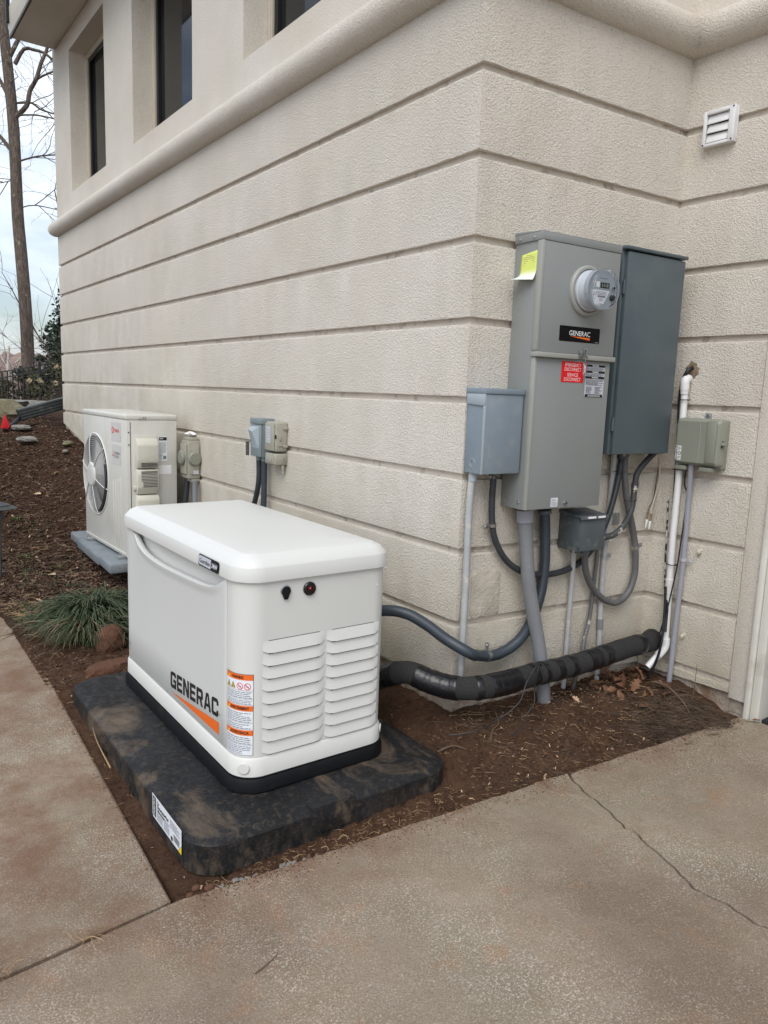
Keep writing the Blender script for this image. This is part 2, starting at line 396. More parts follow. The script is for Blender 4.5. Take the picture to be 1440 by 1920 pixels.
# lettering: plain text through the built-in font, the squared wordmark through outlines of its own
_txt = {}
def text_geo(body, bold=0.0):
    k = (body, bold)
    if k in _txt: return _txt[k]
    cu = bpy.data.curves.new('txt', 'FONT'); cu.body = body; cu.offset = bold; cu.resolution_u = 3
    o = bpy.data.objects.new('txt', cu); COL.objects.link(o)
    bpy.context.view_layer.update()
    me = o.evaluated_get(bpy.context.evaluated_depsgraph_get()).to_mesh()
    g = ([tuple(v.co) for v in me.vertices], [tuple(p.vertices) for p in me.polygons])
    bpy.data.objects.remove(o); bpy.data.curves.remove(cu)
    _txt[k] = norm_geo(g); return _txt[k]
def norm_geo(g):
    xs = [v[0] for v in g[0]]; ys = [v[1] for v in g[0]]; x0, x1, y0, y1 = min(xs), max(xs), min(ys), max(ys)
    return ([((v[0]-x0)/(x1-x0), (v[1]-y0)/(y1-y0)) for v in g[0]], g[1])
def wordmark():
    if 'wm' in _txt: return _txt['wm']
    s, W_, c = .22, .80, .13
    LT = {
     'E': [[(0,0),(W_-.06,0),(W_-.06,s),(s,s),(s,.41),(W_-.12,.41),(W_-.12,.6),(s,.6),(s,1-s),(W_-.06,1-s),(W_-.06,1),(0,1)]],
     'N': [[(0,0),(s,0),(s,.64),(W_-s-.04,0),(W_,0),(W_,1),(W_-s,1),(W_-s,.36),(s+.04,1),(0,1)]],
     'C': [[(c,0),(W_-c,0),(W_,c),(W_,.36),(W_-s,.36),(W_-s,s),(s,s),(s,1-s),(W_-s,1-s),(W_-s,.64),(W_,.64),(W_,1-c),(W_-c,1),(c,1),(0,1-c),(0,c)]],
     'G': [[(c,0),(W_,0),(W_,.56),(.40,.56),(.40,.38),(W_-s,.38),(W_-s,s),(s,s),(s,1-s),(W_-s,1-s),(W_-s,.70),(W_,.70),(W_,1-c),(W_-c,1),(c,1),(0,1-c),(0,c)]],
     'R': [[(0,0),(s,0),(s,.36),(.38,.36),(.56,0),(W_,0),(.62,.38),(W_-.05,.42),(W_,.50),(W_,1-c),(W_-c,1),(0,1)],[(s,.55),(W_-s,.55),(W_-s,1-s),(s,1-s)]],
     'A': [[(0,0),(s,0),(.27,.22),(W_-.21,.22),(W_-s+.06,0),(W_+.06,0),(.58,1),(.26,1)],[(.32,.40),(W_-.29,.40),(.46,.80),(.40,.80)]],
    }
    cu = bpy.data.curves.new('wm', 'CURVE'); cu.dimensions = '2D'; cu.fill_mode = 'BOTH'
    x = 0
    for ch in 'GENERAC':
        for poly in LT[ch]:
            sp = cu.splines.new('POLY'); sp.points.add(len(poly)-1); sp.use_cyclic_u = True
            for i, (a, b) in enumerate(poly): sp.points[i].co = (x+a, b, 0, 1)
        x += W_+.13-(.06 if ch == 'E' else 0)
    o = bpy.data.objects.new('wm', cu); COL.objects.link(o); bpy.context.view_layer.update()
    me = o.evaluated_get(bpy.context.evaluated_depsgraph_get()).to_mesh()
    g = ([tuple(v.co) for v in me.vertices], [tuple(p.vertices) for p in me.polygons])
    bpy.data.objects.remove(o); bpy.data.curves.remove(cu)
    _txt['wm'] = norm_geo(g); return _txt['wm']
class Sheet:
    """flat print on a surface: f(u,v) in metres -> 3-D point on the surface, nrm(u) the outward normal"""
    def __init__(s, f, nrm, lift=.0006): s.f = f; s.nrm = nrm; s.lift = lift; s.v = []; s.fc = []; s.m = []; s.fm = []
    def P(s, u, v, k): return V(s.f(u, v))+V(s.nrm(u))*(s.lift*k)
    def _m(s, m):
        if m not in s.m: s.m.append(m)
        return s.m.index(m)
    def quad(s, u0, u1, v0, v1, m, k=1, nu=1):
        for i in range(nu):
            a = u0+(u1-u0)*i/nu; b = u0+(u1-u0)*(i+1)/nu; n = len(s.v)
            s.v += [s.P(a, v0, k), s.P(b, v0, k), s.P(b, v1, k), s.P(a, v1, k)]; s.fc.append((n, n+1, n+2, n+3)); s.fm.append(s._m(m))
    def poly(s, pts, m, k=1):
        n = len(s.v); s.v += [s.P(a, b, k) for a, b in pts]; s.fc.append(tuple(range(n, n+len(pts)))); s.fm.append(s._m(m))
    def geo(s, g, u0, u1, v0, v1, m, k=2, rot=False):
        n = len(s.v)
        for (a, b) in g[0]:
            if rot: s.v.append(s.P(u0+(u1-u0)*(1-b), v0+(v1-v0)*a, k))
            else: s.v.append(s.P(u0+(u1-u0)*a, v0+(v1-v0)*b, k))
        for f in g[1]: s.fc.append(tuple(i+n for i in f)); s.fm.append(s._m(m))
    def text(s, body, u0, u1, v0, v1, m, k=2, bold=.012, rot=False): s.geo(text_geo(body, bold), u0, u1, v0, v1, m, k, rot)
    def lines(s, u0, u1, v0, v1, n, m='ink_grey', k=2, fill=.42, nu=1, rnd=None):
        # body copy too small to read: broken hairline strips
        R_ = random.Random(int(abs(u0*977+v1*3313)*100)+n)
        h = (v1-v0)/n
        for i in range(n):
            y = v1-(i+.8)*h; u = u0; e = u1-(u1-u0)*R_.choice((0, .03, .06, .3))
            while u < e:
                w_ = (u1-u0)*R_.uniform(.06, .2); s.quad(u, min(u+w_, e), y, y+h*fill, m, k, nu); u += w_+(u1-u0)*.022
    def disc(s, cu, cv, r, m, k=2, n=20, r0=None):
        if r0 is None: s.poly([(cu+r*math.cos(2*math.pi*i/n), cv+r*math.sin(2*math.pi*i/n)) for i in range(n)], m, k); return
        for i in range(n):
            a, b = 2*math.pi*i/n, 2*math.pi*(i+1)/n
            s.poly([(cu+r0*math.cos(a), cv+r0*math.sin(a)), (cu+r*math.cos(a), cv+r*math.sin(a)), (cu+r*math.cos(b), cv+r*math.sin(b)), (cu+r0*math.cos(b), cv+r0*math.sin(b))], m, k)
    def build(s, name, parent=None, **kw): return flat(name, s.v, s.fc, s.m, s.fm, parent, **kw)
def face_y(x0, z0, y): return Sheet(lambda u, v: (x0+u, y, z0+v), lambda u: (0, -1, 0))      # faces -y, u to the right
def face_x(y0, z0, x): return Sheet(lambda u, v: (x, y0-u, z0+v), lambda u: (-1, 0, 0))      # faces -x, u to the right (towards -y)
# ================================================================== LAYOUT (metres; x right along the short wall, y away, z up)
LW = 6.40                       # the long wall runs along x = 0 from y = 0 to y = LW
TH1 = -0.06094; INN = V((1.14360, -0.06978, 0)); DW = V((.01117, -.99994, 0))
ZA, GS = 2.5732, 0.29578        # top groove and groove spacing
RS = TH1; RC = math.atan2(DW.y, DW.x); RL = -math.pi/2
def mpt(frame, s, off, z):
    o, r = {'S': (V((0, 0, 0)), RS), 'C': (INN, RC), 'L': (V((0, 0, 0)), RL)}[frame]
    return V((o.x+s*math.cos(r)+off*math.sin(r), o.y+s*math.sin(r)-off*math.cos(r), z))
def mount(name, frame, s, z, **kw):
    return empty(name, mpt(frame, s, 0, z), {'S': RS, 'C': RC, 'L': RL}[frame], **kw)
def lerp_tab(T, x):
    if x <= T[0][0]: return T[0][1]
    for (a, b), (c, d) in zip(T, T[1:]):
        if x <= c: return b+(d-b)*(x-a)/(c-a)
    return T[-1][1]
def sst(a, b, x):
    t = min(1, max(0, (x-a)/(b-a))); return t*t*(3-2*t)
def slab_z(x, y):
    z = -.05+(.05 if x > -1.2 else .02)*(x+1.2)
    return z
def walk_z(x, y): return slab_z(x, y)+.026*max(0, y+.3)
def edge_y(x): return -.287-.128*(x+1.25) if x > -1.25 else -.29+.06*(x+1.25)
PROF = [(-.6, -.070), (0, -.058), (.8, -.035), (1.5, .0), (2.1, .045), (2.6, .13), (3.2, .22), (4, .38), (5, .62), (5.7, .775), (6.4, .90), (7.4, .97), (10, .97), (16, .86), (22, .68), (30, .1), (50, -3), (140, -6)]
def ground_z(x, y):
    z0 = lerp_tab(PROF, y)
    if y > 12: z0 += .26*max(-3, min(6, x-1.95))*(1 if y < 25 else max(0, 1-(y-25)/10))
    if y > 2.1 and x < -.08:
        zo = lerp_tab([(2.1, .03), (2.6, .055), (3.2, .085), (4, .17), (5, .44), (5.7, .68), (6.4, .87), (7.4, .97), (200, 1)], y)
        if y < 7.4: z0 = z0+(zo-z0)*sst(-.08, -.50, x)
    if x < -1.24 and y < 2.6: z0 = min(z0, walk_z(x, y)-.03)
    elif y < 1.6: z0 = max(z0, -.066+.026*max(0, y+.3))
    zs = slab_z(max(x, -1.25), y)
    lift = sst(-.24, .02, x)*sst(edge_y(x)+.0, edge_y(x)+.36, y)
    if y < 2.2 and x > -1.2:
        base = max(z0, zs-.016) if x < -.05 or y < .2 else z0
        z0 = base+(max(.118, z0)-base)*lift
    if y < edge_y(x)-.04: z0 = slab_z(x, y)-.12
    return z0
def rough_z(x, y):
    z = ground_z(x, y)
    if y < edge_y(x)-.04 or (x < -1.24 and y < 2.3): return z-.05
    a = 1.5 if y > 2.2 else .55
    n1 = noise.noise(V((x*9, y*9, 1.3))); n2 = noise.noise(V((x*31, y*31, 5.1))); n3 = noise.noise(V((x*70, y*70, 9.7)))
    e = sst(0, .05, y-edge_y(x)) if x > -1.25 else 1
    if x < -1.18: e = sst(.0, .03, x+1.235+.03*max(0, y)) if y < 2.3 else 1
    return z+(n1*.014*a+n2*.011+n3*.006)*(.35+.65*e) - .006
def zbot(y):  # lower edge of the render coat on the long wall
    return lerp_tab([(0, .200), (1.5, .16), (2.6, .20), (3.5, .32), (4.6, .56), (5.7, .817), (6.4, .955)], y)
# ------------------------------------------------------------------ HOUSE
house = empty('house', (0, 0, 0), label='pale sand stucco house with horizontal grooves and deep upper windows', cat='house')
PATH = [V((3.2, LW)), V((0, LW)), V((0, 0)), INN.to_2d(), (INN+DW*.455).to_2d()]
def off_pt(P, i, d):
    def nrm(a, b): t = (b-a).normalized(); return V((t.y, -t.x))
    n0 = nrm(P[i-1], P[i]) if i > 0 else None; n1 = nrm(P[i], P[i+1]) if i < len(P)-1 else None
    if n0 is None: return P[i]+n1*d
    if n1 is None: return P[i]+n0*d
    m = (n0+n1).normalized(); return P[i]+m*(d/max(.2, m.dot(n0)))
# check the outward side: the long wall must move to -x for positive offset
SGN = 1 if off_pt(PATH, 1, .1).x < 0 and off_pt(PATH, 2, .1).x < 0 else -1
def wall_seg(i, t, d):
    a = off_pt(PATH, i, d*SGN); b = off_pt(PATH, i+1, d*SGN); return a+(b-a)*t
def sweep(mb, i, prof, m, step=.05, jit=0.0, clampf=None, ends=True, JE=()):
    n = max(2, int((PATH[i+1]-PATH[i]).length/step)); rings = []
    for k in range(n+1):
        t = k/n; r = []
        for j, (d, z) in enumerate(prof):
            p = wall_seg(i, t, d)
            dd = noise.noise(V((p.x*23, p.y*23, z*9+j)))*jit if j in JE else 0
            zz = z+dd*.8
            if clampf: zz = max(zz, clampf(i, p))
            q = wall_seg(i, t, d+dd); r.append((q.x, q.y, zz))
        rings.append(r)
    mb.loft(rings, m, ends, ends)
def bclamp(i, p):
    if i <= 1: return zbot(max(0, min(LW, p.y))) if i == 1 else .95
    if i == 2: return .20-.065*min(1, p.x/1.14)
    return .137+.012*min(1, (-p.y)/.5)
for k in range(0, 10):
    top = 2.95 if k == 0 else ZA-(k-1)*GS-.0255
    bot = ZA-k*GS if k < 9 else -.05
    for i in range(4):
        if k >= 6 and i == 0: continue
        if i >= 1 and bot < 0.1: bot = .0
        if top < (.19 if i != 3 else .15): continue
        prof = [(-.030, bot), (-.0018, bot), (-.0003, bot+.0018), (0, bot+.010), (0, top-.014), (-.0006, top-.006), (-.0030, top-.001), (-.016, top+.001), (-.030, top+.001)]
        mb = MB(); sweep(mb, i, prof, 'stucco', .03, .0030, bclamp, True, (1, 2, 5, 6, 7))
        mb.build('wall_band', house, smooth=22)
# recessed coat behind the bands, foundation below
mb = MB()
for i in range(4): sweep(mb, i, [(-.20, .05), (-.0175, .05), (-.0175, 2.9), (-.20, 2.9)], 'groove', .4, 0, (lambda i, p: bclamp(i, p)+.004))
mb.build('groove_coat', house)
mb = MB()
for i in range(4): sweep(mb, i, [(-.25, -.6), (-.022, -.6), (-.022, 1.05 if i < 1 else .62), (-.25, 1.05 if i < 1 else .62)], 'foundation', .25)
mb.box(.03, .3, 2.8, 6.38, .3, 1.0, 'foundation')
mb.build('foundation', house)
# smooth jamb strip of the wing beyond the grooves, down to the driveway
WE = INN+DW*.455; ang = RC
jm = empty('wing_jamb_tmp', (0, 0, 0)); bpy.data.objects.remove(jm)
def wbox(mb, t0, t1, o0, o1, z0, z1, m, bev=0):
    c = [mpt('C', t, o, 0).to_2d() for t, o in ((t0, o0), (t1, o0), (t1, o1), (t0, o1))]
    mb.prism([tuple(p) for p in c], 'z', z0, z1, m, bev)
mb = MB(); wbox(mb, .456, .535, -.25, -.006, .125, 2.93, 'stucco_smooth', .004); mb.build('wall_jamb', house)
mb = MB(); wbox(mb, .45, .535, -.25, -.028, -.2, .128, 'foundation', .004); mb.build('foundation_block', house)
mb = MB()
wbox(mb, .537, .560, -.25, .012, .03, 2.3, 'paint_white', .004); wbox(mb, .562, .60, -.25, .002, .03, 2.3, 'paint_white', .006)
wbox(mb, .537, 2.3, -.25, .014, 2.3, 2.42, 'paint_white', .004)
mb.build('door_trim', house)
d = MB(); wbox(d, .602, 2.2, -.14, -.085, .075, 2.3, 'door_dark', .004); dr = d.build('garage_door', house)
d = MB(); wbox(d, .602, 2.2, -.16, -.03, .045, .073, 'dark_gap'); d.build('weather_seal', dr)
mb = MB(); wbox(mb, .537, 3.2, -.25, .0, 2.42, 2.93, 'stucco_smooth'); wbox(mb, 2.2, 3.2, -.25, .0, .05, 2.42, 'stucco_smooth'); mb.build('wing_wall', house)
# rounded belt course
mb = MB()
for i in range(4):
    n = max(2, int((PATH[i+1]-PATH[i]).length/.1)); rr = .078; zc = 2.932; rings = []
    for k in range(n+1):
        r = []
        for j in range(13):
            a = -math.pi/2+math.pi*j/12; p = wall_seg(i, k/n, rr*math.cos(a)+.001)
            r.append((p.x, p.y, zc+rr*math.sin(a)))
        p = wall_seg(i, k/n, -.03); r += [(p.x, p.y, zc+rr), (p.x, p.y, zc-rr)]
        rings.append(r)
    mb.loft(rings, 'stucco', True, True)
a = wall_seg(3, 1, 0); 
wbox(mb, .456, 3.2, -.03, .05, 2.87, 2.99, 'stucco', .035)
mb.build('belt_course', house, smooth=60)
# upper wall with window openings
YS = [0, .82, 1.99, 2.735, 3.915, 4.64, 5.77, LW]; ZS = [2.93, 3.185, 4.43, 5.6]
mb = MB(); vs = []; fs = []
def quad(a, b, c, d): n = len(vs); vs.extend([a, b, c, d]); fs.append((n, n+1, n+2, n+3))
for i in range(7):
    for j in range(3):
        y0, y1, z0, z1 = YS[i], YS[i+1], ZS[j], ZS[j+1]
        if i in (1, 3, 5) and j == 1:
            dd = .30
            quad((0, y0, z0), (dd, y0, z0), (dd, y0, z1), (0, y0, z1)); quad((0, y1, z0), (0, y1, z1), (dd, y1, z1), (dd, y1, z0))
            quad((0, y0, z0), (0, y1, z0), (dd, y1, z0), (dd, y0, z0)); quad((0, y0, z1), (dd, y0, z1), (dd, y1, z1), (0, y1, z1))
        else: quad((0, y0, z0), (0, y0, z1), (0, y1, z1), (0, y1, z0))
quad((0, LW, 2.93), (0, LW, 5.6), (3.2, LW, 5.6), (3.2, LW, 2.93))
quad((0, 0, 2.93), (0, 0, 5.6), (INN.x, INN.y, 5.6), (INN.x, INN.y, 2.93))
e = INN+DW*3.2; quad((INN.x, INN.y, 2.93), (INN.x, INN.y, 5.6), (e.x, e.y, 5.6), (e.x, e.y, 2.93))
quad((0, 0, 5.6), (0, LW, 5.6), (3.2, LW, 5.6), (3.2, 0, 5.6)); quad((INN.x, 0, 5.6), (4, 0, 5.6), (4, -3.2, 5.6), (e.x, e.y, 5.6))
mb.raw(vs, fs, 'stucco_smooth'); mb.build('upper_wall', house, smooth=0)
for (y0, y1) in ((.82, 1.99), (2.735, 3.915), (4.64, 5.77)):
    win = MB(); z0, z1 = 3.185, 4.43
    def ring(mb, x0, x1, g0, g1, m, bev=.003):
        mb.box(x0, x1, y0+g0, y0+g1, z0+g0, z1-g0, m, bev); mb.box(x0, x1, y1-g1, y1-g0, z0+g0, z1-g0, m, bev)
        mb.box(x0, x1, y0+g1, y1-g1, z0+g0, z0+g1, m, bev); mb.box(x0, x1, y0+g1, y1-g1, z1-g1, z1-g0, m, bev)
    ring(win, .145, .20, .001, .035, 'trim_beige'); w_ = win.build('window', house)
    f = MB(); ring(f, .165, .215, .036, .085, 'window_frame'); f.build('sash', w_)
    f = MB(); ring(f, .150, .166, .037, .050, 'trim_beige', .001); f.build('glazing_bead', w_)
    g = MB(); g.box(.192, .198, y0+.086, y1-.086, z0+.086, z1-.086, 'glass'); g.build('pane', w_)
    c = MB(); n = 26; rings = []
    for k in range(n+1):
        yy = y0+.06+(y1-y0-.12)*k/n; xx = .255+.012*math.sin(k*1.9)+.006*math.sin(k*4.3); rings.append([(xx, yy, z0+.05), (xx, yy, z1-.05), (xx+.004, yy, z1-.05), (xx+.004, yy, z0+.05)])
    c.loft(rings, 'curtain', True, True); c.build('curtain', w_)
    b = MB(); b.box(.29, .296, y0, y1, z0, z1, 'room'); b.build('room_dark', w_)  # dark sheet behind the curtain, coloured like the unlit interior
# balcony along the upper wall
bal = MB(); bal.box(-.392, -.002, .6, 6.30, 4.602, 4.84, 'stucco_smooth', .004); bo = bal.build('balcony', house)
f = MB(); f.box(-.404, -.393, .6, 6.312, 4.612, 4.86, 'trim_beige', .002); f.box(-.404, -.002, 6.301, 6.312, 4.612, 4.86, 'trim_beige', .002); f.build('fascia', bo)
f = MB(); f.box(-.402, -.384, .6, 6.31, 4.594, 4.606, 'window_frame', .001); f.build('drip_edge', bo)
for y in [6.28, 5.2, 4.1, 3.0, 1.9, .8]:
    p = MB(); p.box(-.43, -.395, y-.018, y+.018, 4.72, 5.75, 'fence_black', .003); p.build('railing_post', bo)
p = MB()
for z in (4.93, 5.70): p.box(-.425, -.40, .8, 6.26, z, z+.025, 'fence_black', .002)
for k in range(52): p.box(-.418, -.406, .85+k*.105, .862+k*.105, 4.955, 5.70, 'fence_black')
p.build('railing', bo)
# dryer vent on the wing
vt = mount('dryer_vent', 'C', .165, 2.47, label='white louvred dryer vent cover high on the wing wall', cat='vent')
mb = MB(); w2 = .070
mb.box(-w2, w2, -.012, 0, 0, .142, 'vent_white', .003); mb.build('back_plate', vt)
mb = MB(); mb.box(-w2, -w2+.014, -.034, -.0122, 0, .142, 'vent_white', .003); mb.box(w2-.026, w2, -.034, -.0122, 0, .142, 'vent_white', .003)
mb.box(-w2+.014, w2-.026, -.034, -.0122, .127, .142, 'vent_white', .003); mb.box(-w2+.014, w2-.026, -.034, -.0122, 0, .012, 'vent_white', .003); mb.build('frame', vt)
mb = MB(); mb.box(-w2+.015, w2-.027, -.014, -.0123, .013, .126, 'dark_gap'); mb.build('duct_opening', vt)
for k in range(3):
    z0 = .016+k*.037
    mb = MB(); mb.prism([(-.031, z0), (-.029, z0-.002), (-.017, z0+.031), (-.019, z0+.034)], 'x', -w2+.017, w2-.029, 'vent_white', .0006, T=Matrix.Rotation(.03*(k == 1), 4, 'Y')); mb.build('flap', vt)
for (a, b) in ((-w2+.007, .007), (w2-.008, .135), (w2-.008, .008)):
    mb = MB(); mb.cyl((a, -.034, b), (a, -.036, b), .0035, 'dark_gap', 10); mb.build('screw', vt)

# ------------------------------------------------------------------ GROUND
def axis(parts):
    out = []
    for a, b, st in parts:
        n = max(1, round((b-a)/st)); out += [a+(b-a)*i/n for i in range(n)]
    return out+[parts[-1][1]]
xs = axis([(-120, -20, 20), (-20, -6, 2), (-6, -2.2, .25), (-2.2, -1.3, .04), (-1.3, 1.25, .0125), (1.25, 4, .25), (4, 20, 1.5), (20, 160, 20)])
ys = axis([(-30, -8, 4), (-8, -1, 1), (-1, -.66, .08), (-.66, 2.3, .0125), (2.3, 8.5, .032), (8.5, 14, .25), (14, 40, 1), (40, 240, 12)])
vs = [(x, y, rough_z(x, y)) for y in ys for x in xs]; nx = len(xs)
fs = [(j*nx+i, j*nx+i+1, (j+1)*nx+i+1, (j+1)*nx+i) for j in range(len(ys)-1) for i in range(nx-1)]
g = flat('ground', vs, fs, ['soil'], None, kind='structure'); g.data.shade_smooth()
def slab(name, poly, zf, cuts, bev=.006, **kw):
    b = bmesh.new(); v = [b.verts.new((x, y, 0)) for x, y in poly]; b.faces.new(v)
    bmesh.ops.recalc_face_normals(b, faces=b.faces[:])
    if b.faces[:][0].normal.z < 0: bmesh.ops.reverse_faces(b, faces=b.faces[:])
    if bev: bmesh.ops.inset_region(b, faces=b.faces[:], thickness=bev, use_boundary=True)
    top_in = set()
    for cx in cuts: bmesh.ops.bisect_plane(b, geom=b.verts[:]+b.edges[:]+b.faces[:], plane_co=(cx, 0, 0), plane_no=(1, 0, 0))
    bd = {v for e in b.edges if e.is_boundary for v in e.verts}
    for v in b.verts: v.co.z = zf(v.co.x, v.co.y)-(bev*.7 if (v in bd and bev) else 0)
    r = bmesh.ops.extrude_edge_only(b, edges=[e for e in b.edges if e.is_boundary])
    for e_ in r['geom']:
        if isinstance(e_, bmesh.types.BMVert): e_.co.z -= .10
    bmesh.ops.recalc_face_normals(b, faces=b.faces[:])
    me = bpy.data.meshes.new(name); b.to_mesh(me); b.free(); me.materials.append(MAT['concrete'])
    pass
    o = bpy.data.objects.new(name, me); COL.objects.link(o); return tag(o, kind='structure', **kw)
CR = [(.190,-.452),(.172,-.490),(.153,-.522),(.148,-.552),(.132,-.585),(.124,-.617),(.122,-.650),(.112,-.684),(.104,-.722),(.087,-.761),(.080,-.790),(.066,-.811),(.076,-.832),(.074,-.858),(.062,-.880),(.050,-.912),(.044,-.950),(.028,-.994),(.022,-1.026),(.006,-1.054),(-.002,-1.085),(-.014,-1.111),(-.010,-1.145),(-.006,-1.172),(.002,-1.206),(-.004,-1.232),(-.002,-1.255),(-.012,-1.291),(.004,-1.318),(.02,-1.36),(.01,-1.5),(.05,-1.8),(.02,-2.3),(.06,-3.2),(.0,-5),(.1,-9)]
def jagged(L_, s=.0): return [(x+s+noise.noise(V((x*60, y*60, 0)))*.0035, y) for x, y in L_]
edgeL = [(-1.248+(i/70)*(1.438-.012), 0) for i in range(71)]; edgeL = [(x, edge_y(x)+noise.noise(V((x*7, 0, 0)))*.006+noise.noise(V((x*38, 3, 0)))*.0035) for x, _ in edgeL]
left = [(-9, edge_y(-9)-.012)]+[(-1.6, edge_y(-1.6)-.008)]+edgeL+jagged(CR[1:], -.0044)+[(-9, -9)]
slab('driveway', left, slab_z, [-1.2, -.5], .0015)
edgeR = [(.195+(1.135-.195)*i/50, 0) for i in range(51)]; edgeR = [(x, edge_y(x)-.006+noise.noise(V((x*7, 0, 0)))*.006+noise.noise(V((x*38, 3, 0)))*.0035) for x, _ in edgeR]
right = edgeR+[(1.135, -.64), (1.155, -.66), (1.155, -2.4), (3, -2.4), (3, -9)]+jagged(CR[1:], .0044)[::-1]
slab('driveway', right, slab_z, [.6], .0015)
slab('door_sill', [(1.16, -.60), (1.16, -2.39), (2.4, -2.39), (2.4, -.60)], lambda x, y: slab_z(x, y)-.012, [], .004)
slab('walkway', [(-9, edge_y(-9)+.012), (-1.6, edge_y(-1.6)+.012), (-1.262, -.272), (-1.245, .3), (-1.225, 1.0), (-1.20, 1.7), (-1.19, 2.16), (-1.21, 2.21), (-1.26, 2.22), (-9, 2.22)], walk_z, [-1.24, -1.9], .008)
slab('walkway', [(-9, 2.24), (-1.27, 2.24), (-1.22, 2.26), (-1.21, 2.40), (-1.25, 2.56), (-9, 2.60)], walk_z, [-1.9], .008)

# scattered ground cover -------------------------------------------------
def scatter(name, n, zone, maker, m, seed, dz=0.0):
    R_ = random.Random(seed); vs = []; fs = []
    k = 0
    while k < n:
        p = zone(R_)
        if p is None: continue
        x, y = p; z = rough_z(x, y)+dz; maker(R_, V((x, y, z)), vs, fs); k += 1
    return flat(name, vs, fs, [m], None, kind='stuff')
def rotm(R_, tilt=.5): return (Matrix.Rotation(R_.uniform(0, 6.283), 3, 'Z') @ Matrix.Rotation(R_.gauss(0, tilt), 3, 'X') @ Matrix.Rotation(R_.gauss(0, tilt), 3, 'Y'))
def mk_chip(l0, l1, ratio=.38, th=.22, tilt=.35):
    def f(R_, p, vs, fs):
        l = R_.uniform(l0, l1)*R_.uniform(.6, 1); w_ = l*R_.uniform(ratio*.5, ratio*1.3); h = w_*R_.uniform(th, th*2); r = rotm(R_, tilt); n = len(vs)
        c = [(-l/2, -w_/2*R_.uniform(.2, 1), 0), (l/2, -w_/2*R_.uniform(.2, 1), 0), (l/2*R_.uniform(.7, 1.1), w_/2, 0), (-l/2, w_/2*R_.uniform(.3, 1), 0)]
        for a in c: vs.append(p+r @ V(a))
        for a in c: vs.append(p+r @ V((a[0]*.92, a[1]*.85, h)))
        fs.extend([(n+4, n+5, n+6, n+7), (n, n+1, n+5, n+4), (n+1, n+2, n+6, n+5), (n+2, n+3, n+7, n+6), (n+3, n, n+4, n+7)])
    return f
def mk_clod(r0, r1):
    def f(R_, p, vs, fs):
        r = R_.uniform(r0, r1)*R_.uniform(.5, 1); n = len(vs)
        vs.append(p+V((0, 0, r*R_.uniform(.6, 1))))
        for k in range(5):
            a = 1.2566*k+R_.uniform(-.3, .3); q = r*R_.uniform(.75, 1.2); vs.append(p+V((math.cos(a)*q, math.sin(a)*q, r*R_.uniform(-.1, .35))))
        for k in range(5): vs.append(p+V((math.cos(1.2566*k)*r*.8, math.sin(1.2566*k)*r*.8, -r*.5)))
        for k in range(5):
            j = (k+1) % 5; fs.append((n, n+1+k, n+1+j)); fs.append((n+1+k, n+6+k, n+6+j, n+1+j))
    return f
def mk_fibre(l0, l1, r, seg=4, curl=.6, up=.3):
    def f(R_, p, vs, fs):
        L_ = R_.uniform(l0, l1); a = R_.uniform(0, 6.283); c = R_.gauss(0, curl); q = V(p); e = R_.uniform(-.05, up); rr = r*R_.uniform(.5, 1.3)
        for k in range(seg+1):
            t = k/seg; w_ = rr*(1-.6*t); n = len(vs); d = V((math.cos(a), math.sin(a), e)); s = V((-d.y, d.x, 0)).normalized()
            vs.extend([q+s*w_, q-s*w_, q+V((0, 0, w_*1.6))])
            if k:
                for (i, j) in ((0, 1), (1, 2), (2, 0)): fs.append((n-3+i, n-3+j, n+j, n+i))
            q = q+d*(L_/seg); a += c/seg*2+R_.gauss(0, .12); e -= (up*1.8)/seg
            if q.z < p.z-.003: q.z = p.z
    return f
def z_hill(R_):
    y = 2.15+(R_.random()**1.25)*5.6; x = R_.uniform(-1.15-.16*(y-2), -.02)
    return (x, y)
def z_near(R_):
    x = R_.uniform(-1.23, 1.12); y = R_.uniform(edge_y(x)+.01, -.03 if x > 0 else 2.2)
    if -1.16 < x < -.19 and -.24 < y < 1.28: return None
    return (x, y)
def z_front(R_):
    x = R_.uniform(-.16, 1.12); y = R_.uniform(edge_y(x)+.005, .0)
    return (x, y)
def z_edge(R_):
    x = R_.uniform(-1.2, -.2); y = R_.uniform(edge_y(x)-.015, -.26); return (x, y)
scatter('mulch_chips', 15000, z_hill, mk_chip(.014, .060), 'chip', 3, .004)
scatter('mulch_chips', 3500, lambda R_: (R_.uniform(-1.25, -.3), R_.uniform(1.35, 2.6)), mk_chip(.008, .03), 'chip', 4, .002)
scatter('soil_crumbs', 6000, z_near, mk_clod(.0015, .0055), 'soil', 5)
scatter('soil_crumbs', 420, z_edge, mk_clod(.003, .010), 'clod', 6)
scatter('soil_crumbs', 420, z_front, mk_clod(.004, .012), 'clod', 16)
scatter('straw_bits', 300, z_near, mk_fibre(.012, .06, .0009, 3, .5, .2), 'straw', 7, .004)
scatter('straw_bits', 260, z_hill, mk_fibre(.03, .09, .0016, 3, .5, .2), 'straw', 8, .010)
scatter('straw_bits', 120, z_edge, mk_fibre(.015, .05, .0010, 4, 1.5, .8), 'straw', 9, .004)
scatter('straw_bits', 240, lambda R_: (R_.uniform(-1.35, -1.0), R_.gauss(2.45, .16)), mk_fibre(.03, .10, .0013, 4, 1.2, .5), 'straw', 19, .012)
